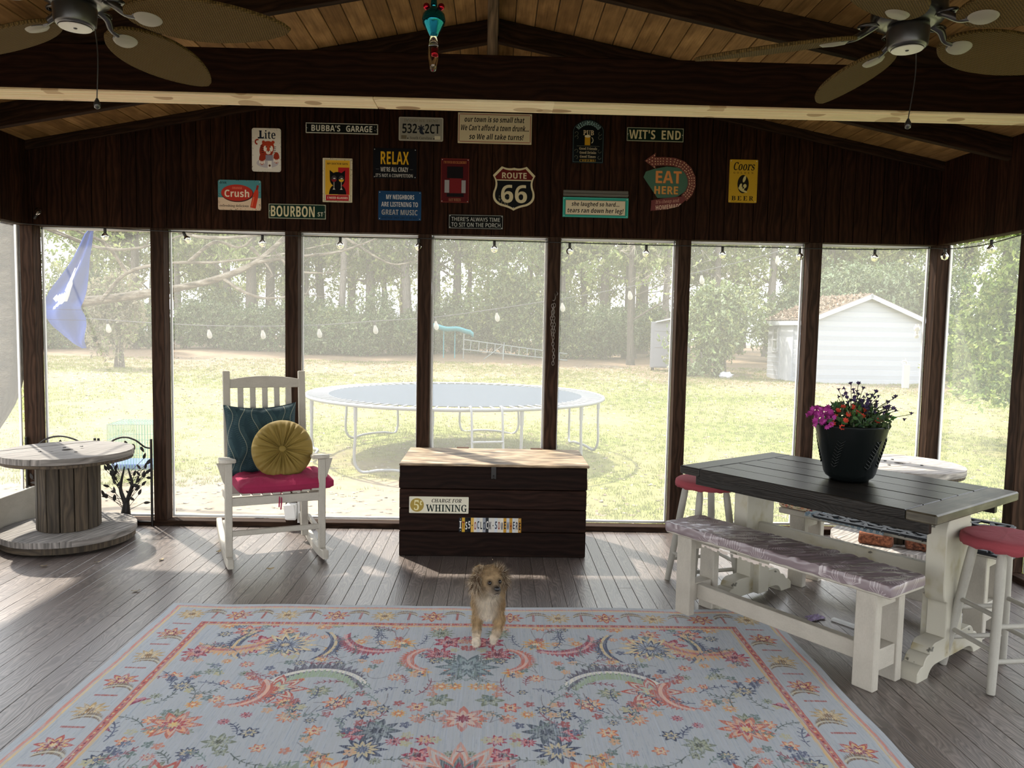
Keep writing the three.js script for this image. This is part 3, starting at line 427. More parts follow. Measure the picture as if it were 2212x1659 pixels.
{
  const t = bench('white bench covered in mauve leaf-print cloth under clear plastic', [1.345, 0, 1.93], -0.97, 1.19, true);
  const cm = canvasTex(1024, 256, (c, w, h) => { c.fillStyle = '#7d6f72'; c.fillRect(0, 0, w, h); const r = rng(12); c.strokeStyle = 'rgba(182,172,172,0.85)'; c.lineWidth = 2.2; for (let k = 0; k < 64; k++) { const x = r() * w, y = r() * h, a = r() * 6.3; for (let i = -4; i <= 4; i++) { const q = a + i * 0.24; c.beginPath(); c.moveTo(x, y); c.quadraticCurveTo(x + Math.cos(q) * 26, y + Math.sin(q) * 26, x + Math.cos(q + 0.25) * 52, y + Math.sin(q + 0.25) * 52); c.stroke(); } } });
  const g = new THREE.BoxGeometry(1.205, 0.05, 0.275, 110, 5, 34), p = g.attributes.position, uv = g.attributes.uv;
  for (let i = 0; i < p.count; i++) {
    const x = p.getX(i), y = p.getY(i), z = p.getZ(i), c = V3(clamp(x, -0.585, 0.585), clamp(y, -0.012, 0.012), clamp(z, -0.12, 0.12)), d = V3(x, y, z).sub(c); if (d.length() > 0.017) d.setLength(0.017);
    const q = c.add(d); uv.setXY(i, (x + 0.6) / 1.2, (z + y + 0.2) / 0.34);
    const wr = sstep(-0.15, 0.1, x) * sstep(0.55, 0.3, x); if (y > 0.02) q.y += (0.004 + 0.006 * wr) * Math.abs(noise3(x * 16 + z * 9, z * 4, 2)) + 0.0012 * noise3(x * 50, z * 30, 5); if (y < -0.02) q.y += 0.006 * noise3(x * 9, 2, z * 3) + 0.002; else if (Math.abs(z) > 0.13) q.z += 0.004 * noise3(x * 12, y * 30, 6);
    p.setXYZ(i, q.x, q.y + 0.441, q.z);
  }
  g.computeVertexNormals();
  part('cloth_cover', g, phys(0xffffff, 0.45, { map: cm, clearcoat: 0.55, clearcoatRoughness: 0.14 }), t);
  const frill = []; const r = rng(3); for (let k = 0; k < 26; k++) { const x = -0.35 + k * 0.016, h = 0.004 + r() * 0.014; frill.push(new THREE.PlaneGeometry(0.017, h, 1, 2).rotateX(0.15 - r() * 0.3).translate(x, 0.402 - h / 2, 0.125 + r() * 0.006)); }
  part('torn_edge', merge(frill), std([0.6, 0.52, 0.46], 0.9, { side: THREE.DoubleSide }), t);
}
const benchB = [2.12, 0, 1.42];
bench('white bench behind the trestle table piled with rubber mats', benchB, -0.9, 1.15, true);
{ // quilt and mats lying on the rear bench
  const th = -0.9, wp = (x, y, z) => [benchB[0] + x * Math.cos(th) + z * Math.sin(th), y, benchB[2] - x * Math.sin(th) + z * Math.cos(th)];
  const qm = canvasTex(512, 256, (c, w, h) => { c.fillStyle = '#c9b9a0'; c.fillRect(0, 0, w, h); const r = rng(31); for (let k = 0; k < 60; k++) { c.fillStyle = ['#a8493f', '#c98b6a', '#7e8a5c', '#d9c79e', '#8a5a4a', '#44506a'][Math.floor(r() * 6)]; c.beginPath(); c.ellipse(r() * w, r() * h, 12 + r() * 26, 9 + r() * 16, r() * 3, 0, 7); c.fill(); } });
  const q = thing('folded_quilt', 'folded floral quilt in rust and cream at end of rear bench', 'quilt', wp(-0.47, 0.4425, 0), th);
  { const g = new THREE.BoxGeometry(0.22, 0.05, 0.27, 20, 5, 22), p = g.attributes.position; for (let i = 0; i < p.count; i++) { const x = p.getX(i), y = p.getY(i), z = p.getZ(i), c = V3(clamp(x, -0.09, 0.09), clamp(y, -0.005, 0.005), clamp(z, -0.115, 0.115)), d = V3(x, y, z).sub(c); if (d.length() > 0.02) d.setLength(0.02); c.add(d); c.y += y > 0.01 ? 0.007 * noise3(x * 14, 1, z * 14) : 0; p.setXYZ(i, c.x, c.y + 0.026, c.z); } g.computeVertexNormals(); part('quilt_body', g, std(0xffffff, 0.95, { map: qm }), q); }
  const bm = canvasTex(512, 256, (c, w, h) => { c.fillStyle = '#aeb3b4'; c.fillRect(0, 0, w, h); c.strokeStyle = '#4d6b7c'; c.lineWidth = 4; for (let j = 0; j < 8; j++) for (let i = 0; i < 14; i++) { const x = i * 38 + 19, y = j * 38 + 16; for (const s of [16, 8]) { c.beginPath(); c.moveTo(x, y - s); c.lineTo(x + s, y); c.lineTo(x, y + s); c.lineTo(x - s, y); c.closePath(); c.stroke(); } } });
  const sag = (x) => -0.012 * Math.cos(x * 7) - 0.03 * Math.exp(-(((x - 0.12) / 0.16) ** 2));
  const bk = thing('woven_blanket', 'white blanket with blue diamonds drooping under the rubber mats', 'blanket', wp(-0.17, 0.4425, 0.02), th);
  { const g = new THREE.BoxGeometry(0.44, 0.008, 0.34, 40, 1, 24), p = g.attributes.position; for (let i = 0; i < p.count; i++) { const x = p.getX(i), z = p.getZ(i), over = Math.max(0, Math.abs(z) - 0.135); p.setXYZ(i, x, p.getY(i) + 0.006 + 0.004 * (1 + noise3(x * 8, 3, z * 8)) - Math.sin(Math.min(1, over / 0.06)) * (over * 1.15) * (1 + 0.4 * Math.sin(x * 6)), Math.sign(z) * Math.min(Math.abs(z), 0.135 + over * 0.55)); } g.computeVertexNormals(); part('blanket_body', g, std(0xffffff, 0.95, { map: bm }), bk); }
  const leafShape = (() => { const s = new THREE.Shape(); s.moveTo(0, 0); s.quadraticCurveTo(0.028, 0.02, 0.062, 0); s.quadraticCurveTo(0.028, -0.02, 0, 0); return new THREE.ExtrudeGeometry(s, { depth: 0.006, bevelEnabled: true, bevelSize: 0.0015, bevelThickness: 0.0015, bevelSegments: 1, curveSegments: 5 }).rotateX(-PI / 2); })();
  const rubber = std([0.018, 0.019, 0.022], 0.5);
  const mat = (label, x, y, tilt, L, z, slope) => {
    const t = thing('rubber_mat', label, 'mat', wp(x, y, z), 0, 'rubber doormats on the rear bench'), W = 0.36, list = []; t.rotation.set(slope, th + tilt, 0, 'YXZ');
    for (const s of [-1, 1]) { part('rim', bx(-L / 2, L / 2, 0, 0.011, s * W / 2 - 0.012, s * W / 2 + 0.012, 0.004, 1), rubber, t); part('rim', bx(s * L / 2 - 0.012, s * L / 2 + 0.012, 0, 0.011, -W / 2, W / 2, 0.004, 2), rubber, t); }
    for (let i = 0; i < Math.floor(L / 0.1); i++) for (let j = 0; j < 4; j++) for (let k = 0; k < 5; k++) { const g = leafShape.clone().rotateY((k / 5) * 2 * PI + i + j).translate(-L / 2 + 0.065 + i * 0.1, 0.002, -W / 2 + 0.05 + j * 0.09); list.push(g); }
    part('leaf_lattice', merge(list), rubber, t).userData.kind = 'stuff'; return t;
  };
  mat('black rubber doormat with cut-out leaves, uppermost on the rear bench pile', 0.13, 0.492, 0.03, 0.84, 0.075, 0.17); mat('black rubber doormat sticking out beneath the uppermost mat', 0.28, 0.468, -0.05, 0.74, 0.045, 0.1);
}
// ---------- stools ----------
function stool(label, pos, turn, seed) {
  const t = thing('bar_stool', label, 'stool', pos, turn), R = 0.168;
  const g = lathe([[0, 0.625], [R * 0.7, 0.624], [R - 0.012, 0.62], [R, 0.61], [R + 0.003, 0.595], [R + 0.001, 0.582], [R - 0.02, 0.578], [0, 0.578]], 56), p = g.attributes.position;
  for (let i = 0; i < p.count; i++) { const x = p.getX(i), y = p.getY(i), z = p.getZ(i), a = Math.atan2(z, x); if (y < 0.586) p.setY(i, y - 0.004 - 0.007 * (noise3(Math.cos(a) * 5 + seed, Math.sin(a) * 5, 2) + 0.3)); else p.setY(i, y + 0.002 * noise3(x * 12, seed, z * 12)); } g.computeVertexNormals();
  part('cloth_seat', g, M.redCloth, t);
  const legs = [0, 1, 2, 3].map((k) => { const a = PI / 4 + (k * PI) / 2; return [V3(Math.cos(a) * 0.205, 0, Math.sin(a) * 0.205), V3(Math.cos(a) * 0.112, 0.575, Math.sin(a) * 0.112)]; });
  for (const [a, b] of legs) { const d = b.clone().sub(a), L = d.length(), g2 = lathe([[0, 0], [0.014, 0], [0.0165, 0.004], [0.0185, L * 0.3], [0.02, L * 0.75], [0.019, L * 0.93], [0.013, L], [0, L]], 14); g2.applyQuaternion(new THREE.Quaternion().setFromUnitVectors(V3(0, 1, 0), d.normalize())).translate(a.x, a.y, a.z); part('leg', woodUV(g2, 1), M.stoolGrey, t); }
  const on = (k, y) => legs[k][0].clone().lerp(legs[k][1], y / 0.575);
  for (let k = 0; k < 4; k++) for (const y of k % 2 ? [0.17, 0.31] : [0.13, 0.27]) { const a = on(k, y), b = on((k + 1) % 4, y); part('rung', woodUV(rod(a.toArray(), b.toArray(), 0.0105, 10), 0), M.stoolGrey, t); }
  return t;
}
stool('red cloth-covered stool half under the dark end of the trestle table', [1.205, 0, 1.145], 0.25, 1);
stool('red cloth-covered stool standing at the worn end of the trestle table', [2.168, 0, 2.275], 0.1, 5);
// ---------- white headboard-like panel at the left ----------
{
  const t = thing('painted_panel', 'white painted board standing along the left screen beside the spool table', 'board', [-3.172, 0, 0.62], PI / 2);
  part('panel', woodUV(extrude([[-0.8, 0], [0.52, 0], [0.55, 0.28], [0.53, 0.288], [-0.8, 0.285]], 0.02, 0.003), 0), M.white, t);
}
// ---------- litter on the floor ----------
{
  const w = thing('candy_wrapper', 'purple torn candy wrapper on the floor under the table', 'wrapper', [1.655, 0.0015, 1.625], 0.4);
  { const g = new THREE.PlaneGeometry(0.1, 0.06, 10, 6).rotateX(-PI / 2), p = g.attributes.position; for (let i = 0; i < p.count; i++) { const e = 1 + 0.25 * noise3(p.getX(i) * 40, 2, p.getZ(i) * 40); p.setXYZ(i, p.getX(i) * e, 0.003 + 0.006 * Math.abs(noise3(p.getX(i) * 30, 5, p.getZ(i) * 30)), p.getZ(i) * e); } g.computeVertexNormals(); part('foil', g, std([0.3, 0.17, 0.55], 0.35, { side: THREE.DoubleSide, map: scaled(T.blotch, 1, 1) }), w); }
  const s = thing('plastic_strip', 'white plastic strip lying on the floor beneath the bench', 'strip', [1.8, 0, 1.735], -0.95); part('strip_body', bx(-0.11, 0.11, 0, 0.014, -0.014, 0.014, 0.002, 1), M.whiteTrim, s);
  const r = rng(66), leaf = (() => { const g = new THREE.PlaneGeometry(0.045, 0.02, 6, 2).rotateX(-PI / 2), p = g.attributes.position; for (let i = 0; i < p.count; i++) { const x = p.getX(i) / 0.0225; p.setXYZ(i, p.getX(i), 0.002 + 0.006 * Math.abs(x) + 0.004 * (p.getZ(i) > 0 ? 1 : 0), p.getZ(i) * (1 - x * x * 0.95)); } g.computeVertexNormals(); return g; })(), lm = std([0.35, 0.27, 0.15], 0.9, { side: THREE.DoubleSide });
  for (const [x, z, w] of [[-2.35, 0.86, 'just clear of the left spool base'], [-2.62, 0.95, 'in front of the left spool base'], [-2.0, 0.8, 'midway between spool table and rocking chair'], [-1.72, 0.62, 'beside the left rocker of the chair'], [-1.3, 0.95, 'in front of the rocking chair'], [1.84, 1.82, 'beside the white plastic strip'], [-1.9, 1.35, 'near the back left rug corner']]) tag(part('dry_leaf', leaf, lm, scene, [x, 0.001, z], [0, r() * 6, 0]), 'small dry tan leaf on the planks ' + w, 'leaf', 'dry leaves on the porch floor');
}
// ---------- outside: leaves and trees ----------
const leafGeo = (L, W) => { const g = new THREE.BufferGeometry(); g.setAttribute('position', new THREE.Float32BufferAttribute([0, 0, 0, W / 2, L * 0.45, 0.12 * L, 0, L, 0, -W / 2, L * 0.45, 0.12 * L], 3)); g.setIndex([0, 1, 2, 0, 2, 3]); g.computeVertexNormals(); return g; };
const sprayGeo = (L) => { const list = []; for (let k = 0; k < 4; k++) { const a = k * 1.9; list.push(leafGeo(L * 0.6, L * 0.3).rotateZ((k - 1.5) * 0.55).rotateY(a).translate(0, L * 0.14 * k, 0)); } return merge(list); };
const twigGeo = (L) => { const list = []; const r = rng(3); for (let k = 0; k < 6; k++) { const a = (r() - 0.5) * 1.9, q = (r() - 0.5) * 1.9; list.push(new THREE.CylinderGeometry(0.002 * L / 0.3, 0.006 * L / 0.3, L * (0.6 + r() * 0.6), 3).translate(0, L * 0.4, 0).rotateX(a).rotateZ(q)); } return merge(list); };
const G = { cedar: sprayGeo(0.15), leaf: leafGeo(0.14, 0.075), spray: sprayGeo(0.21), bigSpray: sprayGeo(0.33), twig: twigGeo(0.45) };
const leafMat = phys(0xffffff, 1, { transmission: 0.32, thickness: 0, side: THREE.DoubleSide, specularIntensity: 0.4 });
const glossLeaf = phys(0xffffff, 0.75, { transmission: 0.2, thickness: 0, side: THREE.DoubleSide });
const twigMat = std([0.3, 0.26, 0.21], 0.95);
const bark = [[0.17, 0.14, 0.11], [0.24, 0.2, 0.165], [0.31, 0.27, 0.23]].map((c) => std(c, 0.95, { map: scaled(T.grain, 3, 0.6), bumpMap: scaled(T.cathBump, 2, 0.4), bumpScale: 0.02 }));
function scatter(geo, m, n, place, cols, name, parent, seed) { // countless leaves: one instanced part
  const o = new THREE.InstancedMesh(geo, m, n), r = rng(seed), mt = new THREE.Matrix4(), q = new THREE.Quaternion(), e = new THREE.Euler(), c = new THREE.Color();
  for (let i = 0; i < n; i++) { const p = place(r, i); e.set(r() * 6.3, r() * 6.3, r() * 6.3); const s = 0.6 + r() * 0.8; mt.compose(p, q.setFromEuler(e), V3(s, s, s)); o.setMatrixAt(i, mt); const k = cols[Math.floor(r() * cols.length)], b = 0.75 + r() * 0.5; o.setColorAt(i, c.setRGB(k[0] * b, k[1] * b, k[2] * b)); }
  o.name = name; o.userData.kind = 'stuff'; parent.add(o); return o;
}
const GREEN = { ever: [[0.05, 0.09, 0.025], [0.08, 0.125, 0.035], [0.12, 0.165, 0.055], [0.18, 0.21, 0.1]], fresh: [[0.24, 0.3, 0.08], [0.33, 0.38, 0.14], [0.2, 0.26, 0.09], [0.4, 0.42, 0.2]], olive: [[0.12, 0.16, 0.04], [0.17, 0.21, 0.06], [0.09, 0.13, 0.035], [0.23, 0.25, 0.09]], dry: [[0.28, 0.25, 0.17], [0.2, 0.18, 0.12], [0.22, 0.25, 0.11]] };
const blob = (R, r) => { const u = r() * 2 - 1, a = r() * 2 * PI, s = Math.sqrt(1 - u * u), q = Math.pow(0.25 + 0.75 * r(), 0.4), k = 1 + 0.28 * noise3(s * Math.cos(a) * 2.2 + R[0], u * 2.2 + R[1] * 3, s * Math.sin(a) * 2.2); return V3(R[0] * s * Math.cos(a) * q * k, R[1] * u * q * k, R[2] * s * Math.sin(a) * q * k); };
function shrub(label, x, z, R, n, cols, geo, seed, group, name = 'evergreen_shrub', m = glossLeaf) {
  const t = thing(name, label, 'shrub', [x, groundY(x, z), z], 0, group), r0 = rng(seed);
  const subs = Array.from({ length: 7 }, () => { const a = r0() * 6.3, q = 0.55 * Math.sqrt(r0()); return [V3(Math.cos(a) * q * R[0], R[1] * (0.45 + r0() * 1.05), Math.sin(a) * q * R[2]), 0.4 + r0() * 0.3]; });
  scatter(geo, m, n, (r) => { const [c, k] = subs[Math.floor(r() * 7)]; const p = blob([R[0] * k, R[1] * k * 1.1, R[2] * k], r).add(c); if (p.y < 0.05) p.y = 0.05 + r() * 0.3; return p; }, cols, 'foliage', t, seed);
  const stems = []; for (let k = 0; k < 5; k++) { const [c] = subs[k]; stems.push(tube([[0.1 * (k - 2), -0.1, 0.05 * k], [c.x * 0.4, c.y * 0.5, c.z * 0.4], [c.x, c.y, c.z]], (s) => lerp(0.045, 0.012, s), 8, 5)); } part('stems', merge(stems), bark[0], t);
  return t;
}
function tree(label, x, z, h, rad, opt, seed, group, name = 'forest_tree') {
  const t = thing(name, label, 'tree', [x, groundY(x, z) - 0.05, z], 0, group), r = rng(seed), lean = (opt.lean ?? 0.04) * (r() - 0.5) * 2, bend = (r() - 0.5) * 0.5, P = (k) => V3(lean * h * k + bend * Math.sin(k * 3), h * k, bend * 0.5 * Math.sin(k * 2.3));
  part('trunk', woodUV(tube([0, 0.15, 0.4, 0.7, 1].map(P), (s) => rad * (s < 0.05 ? 1.35 - s * 7 : 1 - 0.72 * s), 18, 9), 1), bark[opt.bark ?? Math.floor(r() * 3)], t);
  const br = [], tips = []; for (let k = 0; k < (opt.branches ?? 10); k++) { const s = lerp(opt.low ?? 0.2, 0.95, r()), a = r() * 6.3, L = (opt.reach ?? 2.2) * (0.5 + r() * 0.8) * (1.15 - s * 0.6), b = P(s), e = b.clone().add(V3(Math.cos(a) * L, L * (0.25 + r() * 0.45), Math.sin(a) * L)), m = b.clone().lerp(e, 0.5).add(V3(0, L * (r() - 0.4) * 0.25, 0)); br.push(tube([b, m, e], (q) => lerp(rad * 0.3 * (1.2 - s), 0.008, q), 8, 5)); tips.push([e, L], [m, L * 0.8]);
    for (let q = 0; q < 2; q++) { const c = b.clone().lerp(e, 0.4 + r() * 0.4), f = c.clone().add(V3((r() - 0.5) * L, r() * L * 0.5, (r() - 0.5) * L)); br.push(tube([c, c.clone().lerp(f, 0.5).add(V3(0, 0.08, 0)), f], (v) => lerp(0.02, 0.005, v), 6, 4)); tips.push([f, L * 0.6]); } }
  part('branches', merge(br), bark[opt.bark ?? 1], t);
  if (opt.n) scatter(opt.geo ?? G.bigSpray, leafMat, opt.n, (q) => { const [e, L] = tips[Math.floor(q() * tips.length)]; return e.clone().add(blob([L * 0.5 + 0.25, L * 0.42 + 0.2, L * 0.5 + 0.25], q)); }, opt.cols ?? GREEN.fresh, 'foliage', t, seed + 1);
  if (opt.twigs) scatter(G.twig, twigMat, opt.twigs, (q) => { const [e, L] = tips[Math.floor(q() * tips.length)]; return e.clone().add(blob([L * 0.45, L * 0.4, L * 0.45], q)); }, [[1, 1, 1]], 'twigs', t, seed + 2);
  return t;
}
// pixel column of the photograph to a place on the ground at distance d from the camera
const colX = (px, d) => ((px - 1106) / 1661.7 + 0.0228) * d;
{
  const r = rng(404);
  // tall trunks of the wood behind the lawn
  const cols = [[60, 44], [205, 40], [215, 52], [300, 46], [395, 44], [470, 48], [500, 41], [545, 39], [585, 43], [660, 50], [700, 45], [735, 39], [758, 46], [800, 42], [835, 47], [885, 40], [940, 42], [985, 41], [1010, 50], [1045, 55], [1130, 47], [1165, 41], [1215, 46], [1265, 52], [1300, 45], [1358, 37], [1385, 44], [1433, 38], [1480, 46], [1545, 44], [1600, 48], [1660, 43], [1720, 47], [1790, 44], [1850, 46], [1910, 42], [1990, 47], [2080, 42], [2170, 38]];
  for (let k = 0; k < 34; k++) { const px = -140 + k * 76 + (r() - 0.5) * 50, d = 50 + r() * 14; if (cols.every(([q, e]) => Math.hypot(colX(px, d) - colX(q, e), d - e) > 2.4)) cols.push([px, d]); }
  const where = (px) => (px < 420 ? 'beyond the lone twiggy shrub' : px < 900 ? 'between the twiggy shrub and the play slide' : px < 1190 ? 'beyond the play slide and swing frame' : px < 1400 ? 'between the swing frame and the grey closet' : px < 1640 ? 'beyond the bush between the sheds' : px < 2010 ? 'beyond the white shed' : 'beyond the feathery cedar');
  cols.forEach(([px, d], i) => { const leafy = i % 3; tree((d > 48 ? 'distant ' : '') + (leafy === 0 ? 'tall grey trunk with thin bare branches ' : leafy === 1 ? 'tall tree with sparse yellow-green leaves ' : 'tall dark-barked tree with dull green leaves ') + where(px), colX(px, d), 5.4 - d, 13 + r() * 3, d < 48 ? 0.19 + r() * 0.13 : 0.13 + r() * 0.12, { branches: 17, low: d < 48 ? 0.26 : 0.14, reach: d > 48 ? 3 : 2.1, n: leafy === 0 ? 1800 : 3800, cols: leafy === 1 || d > 48 ? GREEN.fresh : GREEN.olive, twigs: leafy === 0 ? 150 : 60 }, 500 + i * 7, 'trees in the wood behind the lawn'); });
  // evergreen hedge along the far edge of the lawn
  const hs = [[30, 37, 2.2, 2.0], [110, 36, 1.8, 1.7], [180, 39, 2.4, 2.3], [300, 37, 2.2, 1.5], [400, 38, 2.2, 1.5], [470, 40, 2.2, 1.9], [555, 37.5, 2.1, 1.5], [640, 38, 2.2, 1.6], [690, 36.5, 1.6, 1.1], [745, 37, 2, 1.5], [795, 36, 1.7, 1.9], [860, 37, 1.9, 1.5], [925, 38, 2, 1.6], [990, 40, 2, 1.9], [1060, 38, 2, 1.7], [1120, 35.5, 1.6, 2.5], [1180, 38, 1.8, 2], [1240, 36.5, 1.9, 1.6], [1300, 36, 1.9, 1.4], [1355, 38, 1.9, 1.7], [1420, 40, 2, 1.9], [1700, 36, 2.3, 2.6], [1790, 34, 2.3, 2.8], [2010, 30, 1.9, 2.9], [2090, 27, 1.6, 1.6]];
  hs.forEach(([px, d, rx, ry], i) => shrub((i % 2 ? 'rounded glossy evergreen shrub ' : 'dense dark evergreen shrub ') + where(px), colX(px, d), 5.4 - d, [rx, ry * 0.8, 1.6], 4200, i % 2 ? [...GREEN.ever, ...GREEN.olive] : GREEN.ever, G.spray, 900 + i * 5, 'evergreen hedge behind the lawn'));
  // particular trees
  tree('feathery young evergreen tree standing above the hedge by the play slide', colX(1085, 36), -30.6, 8.5, 0.1, { branches: 34, low: 0.12, reach: 1.7, n: 5600, geo: G.spray, cols: [...GREEN.olive, [0.2, 0.27, 0.12]] }, 71);
  tree('leaning dark-limbed tree with forked bare boughs beside the grey closet shed', colX(1362, 33), -27.6, 9, 0.16, { branches: 9, low: 0.12, reach: 3.2, bark: 0, twigs: 160, n: 160, lean: 0.02 }, 83);
  shrub('tall bright green multi-stemmed bush between the two sheds', colX(1555, 27), -21.6, [1.7, 1.6, 1.5], 6500, [...GREEN.olive, [0.22, 0.3, 0.11], [0.3, 0.36, 0.2]], G.spray, 91, undefined, 'leafy_bush');
  shrub('big shiny evergreen tree-bush rising behind the white shed', colX(1900, 30), -25, [3.4, 2.3, 2], 9000, [...GREEN.ever, [0.24, 0.31, 0.18]], G.spray, 95, undefined, 'leafy_bush');
  shrub('pale twiggy shrub growing alone on the left of the lawn', colX(255, 25), -20, [1.3, 1.6, 1.0], 2000, GREEN.dry, G.spray, 97, undefined, 'twiggy_shrub', leafMat);
  // cedar close on the right
  const cd = thing('cedar_tree', 'large yellow-green cedar with drooping feathery sprays near the right screen', 'tree', [9.6, groundY(9.6, -7), -7]);
  part('trunk', woodUV(tube([[0, -0.1, 0], [0.1, 2, 0], [0, 6, 0.1]], (s) => lerp(0.16, 0.04, s), 12, 9), 1), bark[1], cd);
  scatter(G.cedar, leafMat, 34000, (q) => { const y = 1.15 + 5.2 * Math.pow(q(), 1.2), a = q() * 6.3, R = (2.3 - 0.3 * y) * Math.pow(q(), 0.5) * (1 + 0.35 * noise3(Math.cos(a) * 2, y * 1.4, Math.sin(a) * 2)); return V3(Math.cos(a) * R, y - 0.25 * R + 0.2, Math.sin(a) * R); }, [...GREEN.olive, [0.26, 0.32, 0.08], [0.2, 0.27, 0.07]], 'foliage', cd, 99);
  { const b = []; const q = rng(5); for (let k = 0; k < 26; k++) { const a = q() * 6.3, y = 0.9 + q() * 4, L = 1.9 - 0.28 * y; b.push(tube([[0.05, y, 0], [Math.cos(a) * L * 0.5, y + 0.1, Math.sin(a) * L * 0.5], [Math.cos(a) * L, y - 0.2, Math.sin(a) * L]], (s) => lerp(0.03, 0.006, s), 8, 5)); } part('branches', merge(b), bark[1], cd); }
  // lichen-marked tree at the left with long bare limbs across the view
  const lm = thing('crape_myrtle', 'pale mottled leaning trunk with long bare lichen-covered limbs at the left corner', 'tree', [0, 0, 0]);
  const lb = std([0.36, 0.32, 0.25], 0.9, { map: scaled(T.blotch, 2, 0.9), bumpMap: scaled(T.cathBump, 2, 1), bumpScale: 0.012 }), tb = std([0.085, 0.07, 0.052], 0.95, { map: scaled(T.blotch, 3, 1.5), bumpMap: scaled(T.cathBump, 3, 1), bumpScale: 0.03 }), lim = (pts, r0, r1, seg = 26) => woodUV(tube(pts, (s) => lerp(r0, r1, s) * (1 + 0.08 * Math.sin(s * 31)), seg, 9), 0);
  const gy = groundY(-5.9, -2.5);
  part('trunk', lim([[-5.75, gy - 0.1, -2.5], [-5.35, 0.1, -2.5], [-4.98, 0.75, -2.5], [-4.9, 1.35, -2.5], [-4.93, 2.2, -2.55], [-4.7, 3.4, -2.7], [-4.4, 5.2, -3.0]], 0.16, 0.06, 40), tb, lm);
  part('limb', lim([[-4.92, 1.5, -2.55], [-5.2, 1.6, -3.1], [-4.85, 1.63, -3.5], [-3.87, 1.77, -3.5], [-3.13, 1.95, -3.5], [-2.75, 2.13, -3.5], [-2.35, 2.5, -3.55], [-1.9, 3.0, -3.6]], 0.075, 0.018, 44), lb, lm);
  const sub = [[[-4.5, 1.66, -3.5], [-4.2, 1.98, -3.5], [-3.7, 2.1, -3.5], [-3.2, 2.12, -3.5], [-2.5, 2.22, -3.5], [-1.9, 2.36, -3.5]], [[-3.13, 1.95, -3.5], [-2.85, 1.78, -3.45], [-2.6, 1.72, -3.4], [-2.15, 1.78, -3.4]], [[-2.75, 2.13, -3.5], [-2.3, 2.2, -3.5], [-1.8, 2.27, -3.5], [-1.2, 2.5, -3.5]], [[-3.5, 2.12, -3.5], [-3.2, 2.35, -3.5], [-2.9, 2.3, -3.5], [-2.6, 2.7, -3.5]], [[-4.2, 1.98, -3.5], [-4.4, 2.3, -3.4], [-4.7, 2.45, -3.3], [-4.95, 2.8, -3.3]], [[-3.9, 2.6, -3.3], [-3.4, 2.4, -3.4], [-2.6, 2.45, -3.5], [-1.6, 2.62, -3.5], [-0.9, 2.55, -3.6]], [[-4.7, 3.2, -2.7], [-4.0, 2.75, -3.2], [-3.0, 2.6, -3.6], [-2.2, 2.75, -3.8]], [[-2.2, 2.75, -3.6], [-1.6, 2.35, -3.6], [-1.2, 2.15, -3.6], [-0.9, 2.2, -3.6]], [[-4.8, 2.4, -3.0], [-4.3, 2.22, -3.2], [-3.9, 2.26, -3.3], [-3.5, 2.42, -3.4]], [[-2.5, 2.22, -3.5], [-2.3, 2.05, -3.5], [-1.95, 2.02, -3.5]], [[-2.8, 2.3, -3.5], [-2.62, 2.1, -3.5], [-2.55, 1.98, -3.5]]];
  for (const p of sub) part('branch', lim(p, 0.024, 0.006, 26), lb, lm);
  const tw = []; const q = rng(17); for (const p of sub) for (let k = 0; k < 7; k++) { const a = V3(...p[1 + Math.floor(q() * (p.length - 1))]), e = a.clone().add(V3((q() - 0.4) * 0.6, (q() - 0.35) * 0.45, (q() - 0.5) * 0.3)); tw.push(tube([a, a.clone().lerp(e, 0.5).add(V3(0, (q() - 0.5) * 0.1, 0)), e], (s) => lerp(0.006, 0.002, s), 6, 4)); } part('twigs', merge(tw), lb, lm);
}
